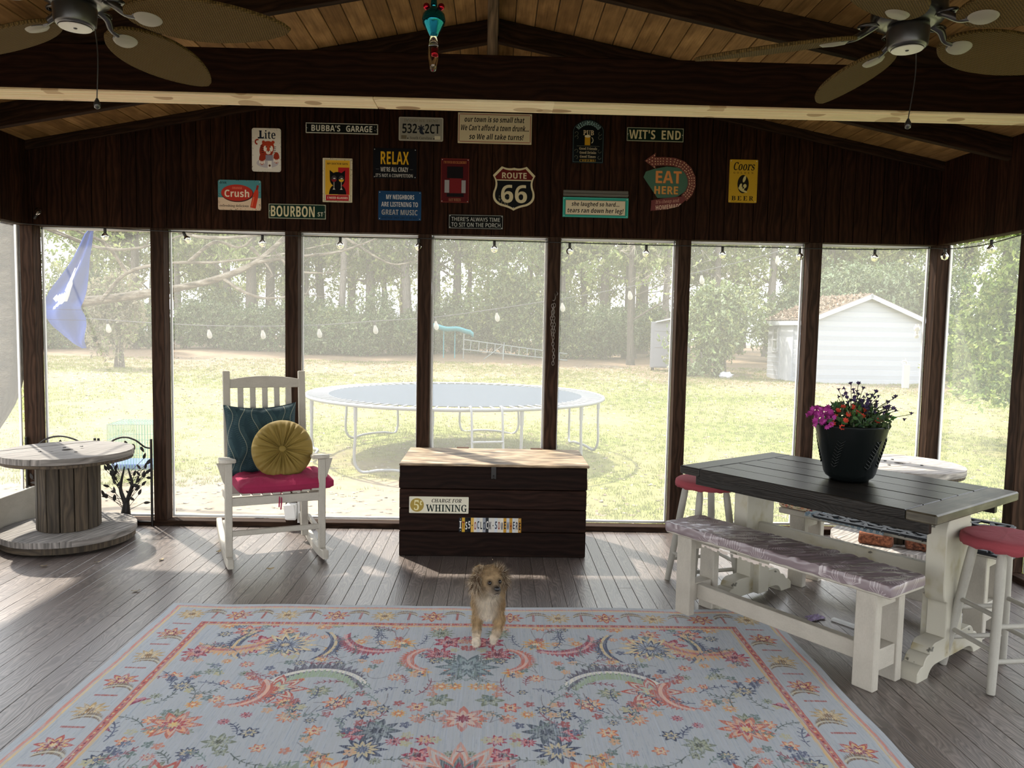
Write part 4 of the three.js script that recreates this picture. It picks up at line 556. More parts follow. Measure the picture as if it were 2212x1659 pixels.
// ---------- lawn detail ----------
{
  const blade = (() => { const l = []; const r = rng(2); for (let k = 0; k < 5; k++) { const g = new THREE.BufferGeometry(), h = 0.015 + r() * 0.025, a = r() * 6.3, w = 0.004, dx = (r() - 0.5) * 0.04, x = (r() - 0.5) * 0.05, z = (r() - 0.5) * 0.05; g.setAttribute('position', new THREE.Float32BufferAttribute([x - w * Math.cos(a), 0, z - w * Math.sin(a), x + w * Math.cos(a), 0, z + w * Math.sin(a), x + dx, h, z + dx], 3)); g.computeVertexNormals(); g.setAttribute('uv', new THREE.Float32BufferAttribute(6, 2)); l.push(g); } return merge(l); })();
  const mk = (geo, m, n, seed, cols, fn, flat) => { const o = new THREE.InstancedMesh(geo, m, n), r = rng(seed), mt = new THREE.Matrix4(), q = new THREE.Quaternion(), c = new THREE.Color(); for (let i = 0; i < n; i++) { let x, z, tries = 0; do { z = -0.4 - Math.pow(r(), 1.6) * 26; const w = 3 + (5.4 - z) * 0.72; x = (r() * 2 - 1) * w; } while (!fn(x, z, r) && ++tries < 12); q.setFromEuler(new THREE.Euler(flat ? (r() - 0.5) * 0.4 : 0, r() * 6.3, flat ? (r() - 0.5) * 0.4 : 0)); const s = (0.7 + r() * 0.7) * (1 + Math.max(0, -z - 6) * 0.04); mt.compose(V3(x, groundY(x, z) + (flat ? 0.006 : -0.002), z), q, V3(s, s, s)); o.setMatrixAt(i, mt); const k = cols[Math.floor(r() * cols.length)], b = 0.8 + r() * 0.4; o.setColorAt(i, c.setRGB(k[0] * b, k[1] * b, k[2] * b)); } o.userData.kind = 'stuff'; scene.add(o); return o; };
  const green = (x, z) => 0.5 + 1.1 * fbm(x * 0.16, 1, z * 0.16, 4) + 0.5 * fbm(x * 0.9, 5, z * 0.9, 3);
  const gs = mk(blade, leafMat, 60000, 31, [[0.15, 0.185, 0.04], [0.19, 0.21, 0.06], [0.22, 0.22, 0.09]], (x, z, r) => r() < green(x, z) && (x > 0.4 || z < -3.4)); gs.name = 'grass'; tag(gs, 'short patchy yellow-green lawn grass around the trampoline', 'grass', null, 'stuff');
  const lf = leafGeo(0.075, 0.04).rotateX(PI / 2).translate(0, 0.004, -0.035), ls = mk(lf, std(0xffffff, 0.9, { side: THREE.DoubleSide }), 20000, 37, [[0.24, 0.2, 0.13], [0.2, 0.15, 0.095], [0.28, 0.24, 0.17], [0.17, 0.12, 0.08]], (x, z, r) => r() < 0.2 + 0.75 * sstep(-8, -20, z), true); ls.name = 'fallen_leaves'; tag(ls, 'tan fallen leaves scattered over the lawn', 'leaves', null, 'stuff');
}
// ---------- trampoline ----------
{
  const t = thing('trampoline', 'large round trampoline with blue-grey mat and galvanised legs on lawn', 'trampoline', [-0.56, groundY(-0.56, -6), -6.0], 0.35), H = 0.436 - groundY(-0.56, -6), R = 2.17, RM = 1.86;
  const galv = std([0.22, 0.23, 0.24], 0.5, { metalness: 0.3 });
  part('rim', at(new THREE.TorusGeometry(R, 0.024, 10, 96), 0, H, 0, PI / 2), galv, t);
  const mat = lathe([[0, H + 0.002], [RM * 0.5, H + 0.004], [RM, H + 0.012], [RM, H + 0.004], [0, H - 0.006]], 96), mt = phys([0.075, 0.092, 0.115], 0.9, { specularIntensity: 0.1, map: scaled(T.speck, 12, 2) }); part('jumping_mat', mat, mt, t);
  const sg = rod([RM - 0.01, H + 0.008, 0], [R - 0.02, H + 0.006, 0], 0.012, 6); for (let k = 0; k < 88; k++) part('spring', sg, galv, t, [0, 0, 0], [0, (k / 88) * 2 * PI, 0]);
  for (let k = 0; k < 6; k++) {
    const a0 = (37 + k * 58) * PI / 180 + 0.35, a1 = a0 + 0.49, P = (a, y, q = R - 0.02) => [Math.cos(a) * q, y, Math.sin(a) * q];
    part('leg', tube([P(a0, H - 0.02), P(a0, H * 0.6), P(a0, 0.12), P(lerp(a0, a1, 0.06), 0.03, R - 0.06), P(lerp(a0, a1, 0.3), 0.06, R - 0.13), P(lerp(a0, a1, 0.5), 0.07, R - 0.17), P(lerp(a0, a1, 0.7), 0.06, R - 0.13), P(lerp(a0, a1, 0.94), 0.03, R - 0.06), P(a1, 0.12), P(a1, H * 0.6), P(a1, H - 0.02)], 0.02, 80, 8), galv, t);
    for (const a of [a0, a1]) part('leg_socket', rod(P(a, H - 0.2), P(a, H - 0.005), 0.026, 10), galv, t);
  }
  const a = PI / 2 + 0.136, L = [Math.cos(a) * (R + 0.02), Math.sin(a) * (R + 0.02)], ld = part('ladder', merge([-0.19, 0.19].map((s) => tube([[s, H + 0.02, -0.05], [s, H + 0.05, 0.0], [s, H - 0.02, 0.05], [s, H * 0.5, 0.13], [s, 0.02, 0.26]], 0.015, 24, 7))), galv, t, [L[0], 0, L[1]], [0, PI / 2 - a, 0]);
  for (const y of [0.25, 0.5]) part('ladder_rung', rod([-0.19, y, 0.26 - y * 0.27], [0.19, y, 0.26 - y * 0.27], 0.014, 8), galv, ld);
}
// ---------- white shed ----------
{
  const C = V3(10.0, 0, -19.0), dir = Math.atan2(-(-19.3 + 19.0), 3.9), t = thing('garden_shed', 'white clapboard shed with door and leaf-strewn gable roof', 'shed', [C.x, groundY(11, -20) - 0.12, C.z], dir), W = 3.9, D = 3.0, E = 2.2, PK = 2.98;
  const side = [std([0.38, 0.4, 0.435], 0.7), std([0.34, 0.36, 0.395], 0.7)], wt = std([0.4, 0.41, 0.43], 0.6), n = 17, hgt = 0.155;
  part('wall_core', bx(0.03, W - 0.03, 0, E, -D + 0.03, -0.03, 0.01, 2), side[1], t);
  const gs = new THREE.Shape([[0.03, E], [W - 0.03, E], [W / 2, PK - 0.05]].map(([a, b]) => new THREE.Vector2(a, b))); part('gable_core', new THREE.ExtrudeGeometry(gs, { depth: D - 0.1, bevelEnabled: false }).translate(0, 0, -D + 0.05), side[1], t);
  for (let y = 0.12, k = 0; y < PK - 0.1; y += hgt, k++) { const s = y + hgt > E ? clamp((PK - (y + hgt * 0.6)) / (PK - E), 0.02, 1) : 1, hw = (W / 2) * s; part('clapboard', board(hw * 2, hgt + 0.012, 0.014, 0.002, k).rotateX(0.17), side[k % 2], t, [W / 2, y + hgt / 2, -0.008]); if (y < E - 0.1) { for (const [a, b] of y > 0.08 && y < 2.05 ? (y > 1.05 && y < 1.95 ? [[-D, -2.62], [-2.18, -1.95], [-1.05, 0]] : [[-D, -1.95], [-1.05, 0]]) : [[-D, 0]]) part('clapboard', board(0.014, hgt + 0.012, b - a, 0.002, k).rotateZ(0.17), side[k % 2], t, [0.008, y + hgt / 2, (a + b) / 2]); } }
  part('door', bx(-0.03, 0.02, 0.14, 2.08, -1.92, -1.08, 0.004, 2), wt, t); part('door_frame', merge([bx(-0.035, 0.02, 0.1, 2.16, -2.0, -1.93, 0.003, 1), bx(-0.035, 0.02, 0.1, 2.16, -1.07, -1.0, 0.003, 1), bx(-0.035, 0.02, 2.09, 2.17, -2.0, -1.0, 0.003, 1)]), side[0], t);
  const wn = part('window', merge([bx(-0.03, 0.02, 1.05, 1.95, -2.62, -2.56, 0.003, 1), bx(-0.03, 0.02, 1.05, 1.95, -2.24, -2.18, 0.003, 1), bx(-0.03, 0.02, 1.05, 1.1, -2.62, -2.18, 0.003, 1), bx(-0.03, 0.02, 1.9, 1.95, -2.62, -2.18, 0.003, 1), bx(-0.025, 0.02, 1.47, 1.52, -2.62, -2.18, 0.003, 1)]), wt, t);
  for (const y of [1.28, 1.71]) part('pane', bx(0, 0.01, y - 0.19, y + 0.19, -2.56, -2.24, 0.001, 1), std([0.2, 0.22, 0.2], 0.15), wn);
  const ra = Math.atan2(PK - E, W / 2), RL = Math.hypot(PK - E, W / 2) + 0.24, rm = std([0.24, 0.18, 0.14], 0.95, { map: scaled(T.blotch, 1.5, 1.5) });
  for (const s of [-1, 1]) { part('roof', board(RL, 0.05, D + 0.4, 0.006, 4).rotateZ(-s * ra), rm, t, [W / 2 + s * (W / 4 + 0.06), (PK + E) / 2 + 0.015, -D / 2]); part('fascia', board(RL, 0.14, 0.02, 0.004, 4).rotateZ(-s * ra), wt, t, [W / 2 + s * (W / 4 + 0.06), (PK + E) / 2 - 0.05, 0.2]); }
  part('eave_board', bx(-0.2, -0.18, E - 0.2, E - 0.06, -D - 0.2, 0.2, 0.004, 3), wt, t);
  part('doorstep', merge([bx(-0.5, -0.02, 0.02, 0.12, -1.95, -1.05, 0.006, 1), bx(-0.46, -0.02, -0.1, 0.02, -1.3, -1.08, 0.006, 1)]), std([0.4, 0.38, 0.35], 0.9), t);
  const roofLeaves = thing('roof_leaves', 'brown fallen leaves lying on the white shed roof', 'leaves', [C.x, t.position.y, C.z], dir); roofLeaves.userData.kind = 'stuff';
  scatter(leafGeo(0.12, 0.08), std(0xffffff, 0.9, { side: THREE.DoubleSide }), 1500, (r) => { const s = r(); return V3(W / 2 - (W / 2 + 0.15) * s, PK - (PK - E) * s + 0.05, -D * r() + 0.1); }, [[0.26, 0.18, 0.12], [0.32, 0.25, 0.18], [0.2, 0.13, 0.09]], 'leaf_litter', roofLeaves, 7);
}
// ---------- grey closet shed with hose, low shed beside it ----------
{
  const z = -24, gy = groundY(6.6, z), t = thing('storage_closet', 'grey panelled storage closet with slanted roof and green hose beside it', 'shed', [5.95, gy, z], -0.22), gm = std([0.2, 0.2, 0.22], 0.8), H = 1.75 - gy;
  part('body', bx(0, 1.5, 0.12, H, -0.5, 0, 0.01, 1), gm, t); part('door', merge([bx(0.12, 0.9, 0.16, H - 0.05, 0.0, 0.03, 0.004, 1), bx(0.16, 0.86, 0.9, 0.95, 0.03, 0.05, 0.004, 1), bx(0.16, 0.86, H - 0.35, H - 0.3, 0.03, 0.05, 0.004, 1)]), gm, t); part('door', bx(0.93, 1.42, 0.16, H - 0.05, 0.0, 0.03, 0.004, 1), gm, t);
  part('roof', board(2.1, 0.05, 1.3, 0.005, 1).rotateZ(0.22), std([0.45, 0.46, 0.46], 0.6), t, [1.2, H + 0.22, -0.45]); for (const x of [0.1, 1.4]) part('foot', bx(x - 0.06, x + 0.06, 0, 0.12, -0.5, -0.3, 0.004, 1), M.stave[0], t);
  const h = thing('garden_hose', 'green garden hose hanging in a loop on the grey closet', 'hose', [5.95, gy, z], -0.22); part('hose_body', tube([[1.0, H + 0.1, 0.08], [1.05, H - 0.2, 0.09], [0.98, 0.9, 0.09], [1.02, 0.1, 0.12], [1.2, -0.0, 0.2], [1.32, 0.3, 0.12], [1.2, H - 0.5, 0.09], [1.15, H, 0.08]], 0.018, 60, 7), std([0.06, 0.4, 0.3], 0.4), h);
  const w = thing('old_fence_panel', 'weathered pale plywood lean-to wall with two boards and gap', 'shed', [7.55, groundY(8, -23.4), -23.4], 0.1), pm = std([0.48, 0.47, 0.44], 0.9, { map: bl });
  part('panel', bx(0, 0.3, 0, 1.75, -0.05, 0, 0.005, 1), pm, w); part('panel', bx(0.72, 1.1, 0, 1.55, -0.05, 0, 0.005, 2), pm, w); part('corner_post', bx(0.36, 0.62, 0, 1.75, -0.2, -0.08, 0.005, 2), M.stave[1], w); part('slanted_roof', board(1.6, 0.05, 1.2, 0.005, 2).rotateZ(-0.2), pm, w, [0.5, 1.86, -0.5]);
}
// ---------- play slide with fallen swing frame ----------
{
  const z = -29, gy = groundY(-1.5, z), t = thing('play_slide', 'teal plastic slide lying on a thin metal frame before the hedge', 'slide', [0, 0, z]), teal = std([0.04, 0.24, 0.27], 0.5), pipe = std([0.17, 0.19, 0.175], 0.7);
  const prof = []; const N = 30, pos = [], idx = []; for (let i = 0; i <= N; i++) { const s = i / N, x = lerp(-3.0, -0.98, s), y = 1.42 - 0.24 * s + 0.035 * Math.sin(s * 12) - 0.12 * sstep(0.93, 1, s); for (const [dy, dz] of [[0.12, -0.24], [0.1, -0.2], [-0.05, -0.17], [-0.06, 0.17], [0.08, 0.2], [0.11, 0.24], [0.06, 0.245], [-0.1, 0.2], [-0.1, -0.2], [0.06, -0.245]]) pos.push(x, y + dy, dz); } for (let i = 0; i < N; i++) for (let k = 0; k < 10; k++) { const a = i * 10 + k, b = i * 10 + ((k + 1) % 10); idx.push(a, b, a + 10, b, b + 10, a + 10); } const g = new THREE.BufferGeometry(); g.setAttribute('position', new THREE.Float32BufferAttribute(pos, 3)); g.setIndex(idx); g.computeVertexNormals(); part('slide_chute', g, teal, t);
  for (const x of [-2.3, -1.8]) part('support', rod([x, gy, 0], [x, 1.25, 0], 0.02, 7), teal, t);
  const f = thing('swing_frame', 'fallen rusty metal swing-set frame with ladder rungs by the slide', 'frame', [0, 0, z + 0.4]);
  const A = (s) => [lerp(-1.42, 3.2, s), lerp(0.85, 0.3, s), 0], B = (s) => [lerp(-1.45, 3.2, s), lerp(0.4, -0.0, s) + 0.02, 0.1]; for (const P of [A, B]) part('rail', rod(P(0), P(1), 0.024, 7), pipe, f); for (let k = 1; k < 13; k++) part('rung', rod(A(k / 13), B(k / 13), 0.017, 6), pipe, f); part('upright', rod([-1.4, gy, 0], [-1.38, 1.1, 0], 0.026, 7), pipe, f); part('upright', rod([0.35, gy - 0.05, 0.3], [0.4, 0.75, 0], 0.022, 7), pipe, f); part('brace', rod([-0.5, gy, 0.3], [0.3, 0.6, 0], 0.02, 6), pipe, f);
}
// ---------- water spigot post, bag, wire crate ----------
{
  const x = 12.35, z = -17.4, t = thing('spigot_post', 'short white post with garden spigot in front of the white shed', 'post', [x, groundY(x, z), z]); part('post', bx(-0.09, 0.09, 0, 0.72, -0.06, 0.06, 0.01, 1), std([0.36, 0.36, 0.35], 0.8), t); part('tap', merge([tube([[0, 0.7, 0.02], [-0.02, 0.8, 0.03], [-0.14, 0.82, 0.04], [-0.17, 0.76, 0.04]], 0.022, 16, 7), rod([-0.06, 0.81, 0.03], [-0.06, 0.9, 0.03], 0.014, 7)]), M.steel, t);
  const bg = thing('plastic_bag', 'small crumpled white plastic bag on the leaf litter near the shed', 'bag', [8.0, groundY(8, -21), -21]); { const g = mergeVertices(new THREE.IcosahedronGeometry(0.16, 3).deleteAttribute('uv').deleteAttribute('normal')), p = g.attributes.position; for (let i = 0; i < p.count; i++) { const v = V3().fromBufferAttribute(p, i).multiplyScalar(1 + 0.35 * noise3(p.getX(i) * 14, p.getY(i) * 14, p.getZ(i) * 14)); p.setXYZ(i, v.x * 1.4, Math.max(0, v.y * 0.8 + 0.09), v.z); } g.computeVertexNormals(); part('bag_body', g, std([0.75, 0.76, 0.82], 0.5), bg); }
  const cz = -4.3, cg = groundY(-4.7, cz), c = thing('wire_crate', 'folding green wire dog crate with blue tray outside the gates', 'crate', [-4.86, cg, cz], 0.08), wm = std([0.1, 0.3, 0.18], 0.5), W = 0.62, D = 0.5, H = 0.58, wr = (list) => merge(list.map(([a, b]) => rod(a, b, 0.004, 5)));
  const grid = (fx, nx, ny) => { const l = []; for (let i = 0; i <= nx; i++) l.push([fx(i / nx, 0), fx(i / nx, 1)]); for (let j = 0; j <= ny; j++) l.push([fx(0, j / ny), fx(1, j / ny)]); return wr(l); };
  part('front_panel', grid((u, v) => [u * W, v * H, 0], 18, 3), wm, c); part('rear_panel', grid((u, v) => [u * W, v * H, -D], 18, 3), wm, c); part('side_panel', grid((u, v) => [0, v * H, -u * D], 11, 3), wm, c); part('side_panel', grid((u, v) => [W, v * H, -u * D], 11, 3), wm, c); part('top_panel', grid((u, v) => [u * W, H, -v * D], 18, 3), wm, c); part('tray', bx(0.02, W - 0.02, 0.005, 0.07, -D + 0.02, -0.02, 0.01, 1), std([0.02, 0.09, 0.3], 0.5), c);
}
// ---------- metal signs on the gable wall ----------
function fit(c, s, x, y, w, h, color, font = 'bold 100px sans-serif', arc = 0) { // text squeezed into a box, upper left at x, y
  c.font = font; const m = c.measureText(s), asc = 73, k = w / m.width; c.save(); c.translate(x, y + h); c.scale(k, h / asc); c.fillStyle = color; c.textBaseline = 'alphabetic'; c.fillText(s, 0, 0); c.restore();
}
const scuff = (c, W, H, n, seed, cols) => { const r = rng(seed); for (let k = 0; k < n; k++) { c.fillStyle = cols[Math.floor(r() * cols.length)]; const edge = r() < 0.6, x = edge ? (r() < 0.5 ? r() * 0.05 : 1 - r() * 0.05) * W : r() * W, y = edge ? r() * H : (r() < 0.5 ? r() * 0.05 : 1 - r() * 0.05) * H; c.beginPath(); c.ellipse(x, y, 1 + r() * 4, 1 + r() * 3, r() * 3, 0, 7); c.fill(); } };
const rr = (w, h, q) => { const s = new THREE.Shape(), x = w / 2, y = h / 2; s.moveTo(-x + q, -y); s.lineTo(x - q, -y); s.quadraticCurveTo(x, -y, x, -y + q); s.lineTo(x, y - q); s.quadraticCurveTo(x, y, x - q, y); s.lineTo(-x + q, y); s.quadraticCurveTo(-x, y, -x, y - q); s.lineTo(-x, -y + q); s.quadraticCurveTo(-x, -y, -x + q, -y); return s; };
function plate(name, label, shape, w, h, pos, map, edge, opt = {}) {
  const t = thing(name, label, 'sign', pos, 0, opt.group); t.rotation.z = opt.tilt ?? 0;
  const g = new THREE.ExtrudeGeometry(shape, { depth: opt.depth ?? 0.003, bevelEnabled: false, curveSegments: 8 }), uv = g.attributes.uv, p = g.attributes.position; for (let i = 0; i < p.count; i++) uv.setXY(i, p.getX(i) / w + 0.5, p.getY(i) / h + 0.5);
  part('plate', g, [phys(0xffffff, opt.rough ?? 0.6, { map, specularIntensity: 0.2 }), std(edge, 0.6)], t);
  for (const [x, y] of opt.nails ?? [[-w / 2 + 0.01, h / 2 - 0.01], [w / 2 - 0.01, h / 2 - 0.01], [-w / 2 + 0.01, -h / 2 + 0.01], [w / 2 - 0.01, -h / 2 + 0.01]]) part('nail', lathe([[0, 0.0022], [0.0025, 0.0015], [0.0032, 0]], 8).rotateX(PI / 2), M.steel, t, [x, y, opt.depth ?? 0.003]);
  return t;
}
const ZS = 0.001;
{
  plate('metal_sign', 'white upright beer sign with orange tiger and blackletter word', rr(0.198, 0.293, 0.018), 0.198, 0.293, [-1.591, 2.629, ZS], canvasTex(320, 474, (c, W, H) => {
    c.fillStyle = '#d9d3c8'; c.fillRect(0, 0, W, H); c.fillStyle = '#b9b2b6'; c.beginPath(); c.ellipse(170, 380, 120, 50, 0, 0, 7); c.fill();
    fit(c, 'Lite', 74, 26, 190, 88, '#141c2c', 'bold 100px serif'); c.fillStyle = '#141c2c'; c.fillRect(66, 98, 60, 16); c.fillRect(84, 26, 22, 84);
    c.strokeStyle = '#8f2f1e'; c.lineWidth = 16; c.beginPath(); c.arc(62, 150, 24, 1.6, 5.2); c.stroke(); c.fillStyle = '#96341f'; c.beginPath(); c.ellipse(160, 240, 76, 100, 0.2, 0, 7); c.fill(); c.fillStyle = '#a83c22'; c.beginPath(); c.ellipse(180, 205, 66, 66, 0, 0, 7); c.fill(); for (const x of [128, 232]) { c.beginPath(); c.arc(x, 152, 18, 0, 7); c.fill(); }
    c.fillStyle = '#e3d9cc'; for (const x of [146, 214]) { c.beginPath(); c.ellipse(x, 222, 18, 32, 0, 0, 7); c.fill(); } c.beginPath(); c.ellipse(180, 262, 26, 22, 0, 0, 7); c.fill(); c.fillStyle = '#b24425'; c.beginPath(); c.moveTo(160, 190); c.lineTo(200, 190); c.lineTo(188, 248); c.lineTo(172, 248); c.fill();
    c.fillStyle = '#191316'; for (const x of [158, 202]) { c.beginPath(); c.ellipse(x, 204, 8, 5, 0, 0, 7); c.fill(); } c.beginPath(); c.moveTo(170, 246); c.lineTo(190, 246); c.lineTo(180, 258); c.fill(); c.strokeStyle = '#191316'; c.lineWidth = 6; for (let k = 0; k < 7; k++) { c.beginPath(); c.moveTo(92 + k * 4, 190 + k * 24); c.lineTo(130, 200 + k * 22); c.stroke(); c.beginPath(); c.moveTo(266 - k * 2, 200 + k * 20); c.lineTo(236, 206 + k * 18); c.stroke(); }
    for (const [x, y] of [[110, 350], [270, 330]]) { c.fillStyle = '#96341f'; c.beginPath(); c.ellipse(x, y - 10, 32, 62, 0, 0, 7); c.fill(); c.fillStyle = '#ece6da'; for (let k = 0; k < 4; k++) { c.beginPath(); c.ellipse(x - 24 + k * 16, y + 30 - Math.abs(k - 1.5) * 8, 7, 20, 0, 0, 7); c.fill(); } }
    c.fillStyle = '#8a8691'; c.fillRect(150, 290, 82, 60); c.fillStyle = '#e8e3da'; c.fillRect(174, 356, 42, 84); c.fillStyle = '#5a3020'; c.beginPath(); c.arc(195, 406, 12, 0, 7); c.fill(); scuff(c, W, H, 40, 2, ['#8d8478', '#6d5f52']);
  }), 0x8a8578);
  plate('metal_sign', 'teal and cream soda sign with red oval and tilted bottle', rr(0.294, 0.204, 0.014), 0.294, 0.204, [-1.776, 2.32, ZS], canvasTex(460, 320, (c, W, H) => {
    c.fillStyle = '#4f8b91'; c.fillRect(0, 0, W, 190); c.fillStyle = '#d8bfa4'; c.fillRect(0, 188, W, 140); fit(c, 'drink', 18, 16, 74, 26, '#15272c', 'bold 100px sans-serif');
    c.fillStyle = '#3a2522'; c.beginPath(); c.ellipse(206, 142, 172, 92, 0, 0, 7); c.fill(); c.fillStyle = '#b23327'; c.beginPath(); c.ellipse(202, 136, 168, 88, 0, 0, 7); c.fill(); fit(c, 'ORANGE', 150, 72, 108, 24, '#d8775a'); fit(c, 'Crush', 64, 104, 276, 76, '#e6d7bd', 'bold 100px sans-serif'); fit(c, 'refreshing delicious', 16, 262, 312, 24, '#271d1b', 'bold 100px serif');
    c.save(); c.translate(395, 190); c.rotate(0.22); c.fillStyle = '#c23a24'; c.fillRect(-30, -20, 60, 126); c.beginPath(); c.moveTo(-30, -20); c.quadraticCurveTo(-26, -70, -12, -96); c.lineTo(12, -96); c.quadraticCurveTo(26, -70, 30, -20); c.fill(); c.fillStyle = '#8c2a1e'; c.fillRect(-12, -142, 24, 50); c.fillStyle = '#e0744c'; c.fillRect(-20, -10, 10, 104); c.restore(); scuff(c, W, H, 90, 3, ['#7c5a40', '#2c2320', '#a08a70']);
  }), 0x6b6a5a);
  const street = (label, w, h, pos, bg, ink, s, extra, border) => plate('street_sign', label, rr(w, h, 0.006), w, h, pos, canvasTex(1024, Math.round((1024 * h) / w), (c, W, H) => { c.fillStyle = bg; c.fillRect(0, 0, W, H); c.strokeStyle = border; c.lineWidth = 10; c.strokeRect(9, 9, W - 18, H - 18); extra(c, W, H); scuff(c, W, H, 60, s.length, ['#55503f', '#2a2a22', ink]); }), border, { nails: [[-w / 2 + 0.008, 0], [w / 2 - 0.008, 0]] });
  street('long black street-style garage sign with white letters', 0.496, 0.072, [-1.077, 2.786, ZS], '#0d1211', '#d4d2c6', "b", (c, W, H) => { fit(c, "BUBBA'S", 74, 32, 420, H - 64, '#d4d2c6'); fit(c, 'GARAGE', 566, 32, 380, H - 64, '#d4d2c6'); }, '#c9c7ba');
  street('dark green street sign with tall worn cream letters and small suffix', 0.394, 0.101, [-1.382, 2.218, ZS], '#0e2a20', '#cbbf97', "bo", (c, W, H) => { fit(c, 'BOURBON', 28, 34, 810, H - 72, '#cfc39c'); fit(c, 'ST', 872, 134, 106, H - 186, '#b9b6a0'); }, '#b4b29c');
  street('dark green street sign with two distressed cream words', 0.395, 0.094, [1.081, 2.798, ZS], '#0d1f17', '#c9bb93', "wi", (c, W, H) => { fit(c, "WIT'S", 40, 42, 480, H - 84, '#cdbf97'); fit(c, 'END', 610, 42, 372, H - 84, '#cdbf97'); }, '#a5a690');
  plate('metal_sign', 'yellow and red sign with black cat holding two wine glasses', rr(0.203, 0.298, 0.004), 0.203, 0.298, [-1.106, 2.436, ZS], canvasTex(330, 484, (c, W, H) => { c.fillStyle = '#cfc3a4'; c.fillRect(0, 0, W, H); c.strokeStyle = '#3d352c'; c.lineWidth = 3; c.strokeRect(20, 14, W - 40, H - 28); c.fillStyle = '#cf9f2b'; c.fillRect(28, 22, W - 56, 380); c.fillStyle = '#a81f22'; c.fillRect(172, 100, 124, 300); c.fillStyle = '#a3252b'; c.fillRect(36, 404, W - 74, 62); fit(c, 'MY DOCTOR SAYS', 48, 50, 232, 20, '#1a1512'); fit(c, 'I NEED GLASSES', 52, 424, 228, 22, '#e5d8c0'); c.fillStyle = '#0b0a0b'; c.beginPath(); c.ellipse(164, 232, 84, 82, 0, 0, 7); c.fill(); for (const s of [-1, 1]) { c.beginPath(); c.moveTo(164 + s * 86, 130); c.lineTo(164 + s * 30, 172); c.lineTo(164 + s * 84, 220); c.fill(); } c.beginPath(); c.moveTo(70, 396); c.quadraticCurveTo(80, 300, 130, 300); c.lineTo(206, 300); c.quadraticCurveTo(256, 310, 264, 396); c.fill(); for (const [x, col] of [[126, '#7e1f22'], [208, '#d6a92f']]) { c.fillStyle = '#cfc8b8'; c.fillRect(x - 3, 260, 6, 70); c.beginPath(); c.moveTo(x - 16, 344); c.lineTo(x + 16, 344); c.lineTo(x, 326); c.fill(); c.fillStyle = '#3a3436'; c.beginPath(); c.ellipse(x, 226, 30, 38, 0, 0, 7); c.fill(); c.fillStyle = col; c.beginPath(); c.arc(x, 232, 29, 0, PI); c.fill(); c.fillStyle = '#ddd6c4'; c.beginPath(); c.ellipse(x + 4, 222, 13, 6, 0, 0, 7); c.fill(); } scuff(c, W, H, 60, 5, ['#5c4f3d', '#8a7a5c']); }), 0xb5a888);
  plate('license_plate', 'silver license plate with black characters and palm emblem', rr(0.305, 0.16, 0.012), 0.305, 0.16, [-0.536, 2.795, ZS], canvasTex(610, 320, (c, W, H) => { c.fillStyle = '#8f8c84'; c.fillRect(0, 0, W, H); c.strokeStyle = '#b5b1a6'; c.lineWidth = 10; c.strokeRect(8, 8, W - 16, H - 16); fit(c, 'IN GOD WE TRUST', 70, 28, 470, 36, '#6f6a58', '100px serif'); fit(c, '532', 44, 88, 210, 128, '#16181c'); fit(c, '2CT', 354, 88, 210, 128, '#16181c'); c.fillStyle = '#232836'; c.save(); c.translate(306, 150); c.fillRect(-6, -10, 12, 70); for (let k = 0; k < 7; k++) { c.rotate(0.9); c.beginPath(); c.ellipse(0, -26, 9, 26, 0, 0, 7); c.fill(); } c.restore(); c.beginPath(); c.ellipse(318, 210, 34, 18, 0.4, 0, 7); c.fill(); fit(c, 'South Carolina', 152, 262, 306, 34, '#4a463e', 'bold 100px serif'); c.fillStyle = '#6a6252'; c.fillRect(34, 246, 74, 50); c.fillStyle = '#c9c2ae'; c.fillRect(492, 248, 80, 48); for (const [x, y] of [[126, 30], [484, 30], [126, 286], [484, 286]]) { c.fillStyle = '#1d1c1b'; c.beginPath(); c.arc(x, y, 9, 0, 7); c.fill(); } }), 0x9a978c, { nails: [[-0.09, 0.066], [0.09, 0.066]], rough: 0.4 });
  plate('metal_sign', 'black sign with big yellow word above two white lines', rr(0.299, 0.205, 0.004), 0.299, 0.205, [-0.713, 2.56, ZS], canvasTex(480, 330, (c, W, H) => { c.fillStyle = '#0a0b10'; c.fillRect(0, 0, W, H); fit(c, 'RELAX', 74, 34, 320, 142, '#c99a1e'); fit(c, "WE'RE ALL CRAZY", 82, 206, 306, 50, '#b3aea6'); fit(c, "IT'S NOT A COMPETITION", 28, 280, 414, 36, '#a9a59e'); c.strokeStyle = '#77736c'; c.lineWidth = 3; for (const [a, b] of [[30, 66], [404, 440]]) { c.beginPath(); c.moveTo(a, 230); c.lineTo(b, 230); c.stroke(); } }), 0x15161a);
  plate('metal_sign', 'blue sign with white block capitals about music', rr(0.296, 0.199, 0.008), 0.296, 0.199, [-0.677, 2.273, ZS], canvasTex(480, 322, (c, W, H) => { c.fillStyle = '#173a5c'; c.fillRect(0, 0, W, H); fit(c, 'MY NEIGHBORS', 84, 40, 318, 50, '#c4c0ba'); fit(c, 'ARE LISTENING TO', 34, 120, 412, 52, '#bdb9b4'); fit(c, 'GREAT MUSIC', 34, 204, 408, 58, '#9c9892'); fit(c, 'WHETHER THEY LIKE IT OR NOT', 34, 280, 408, 28, '#0e2136'); }), 0x12283e);
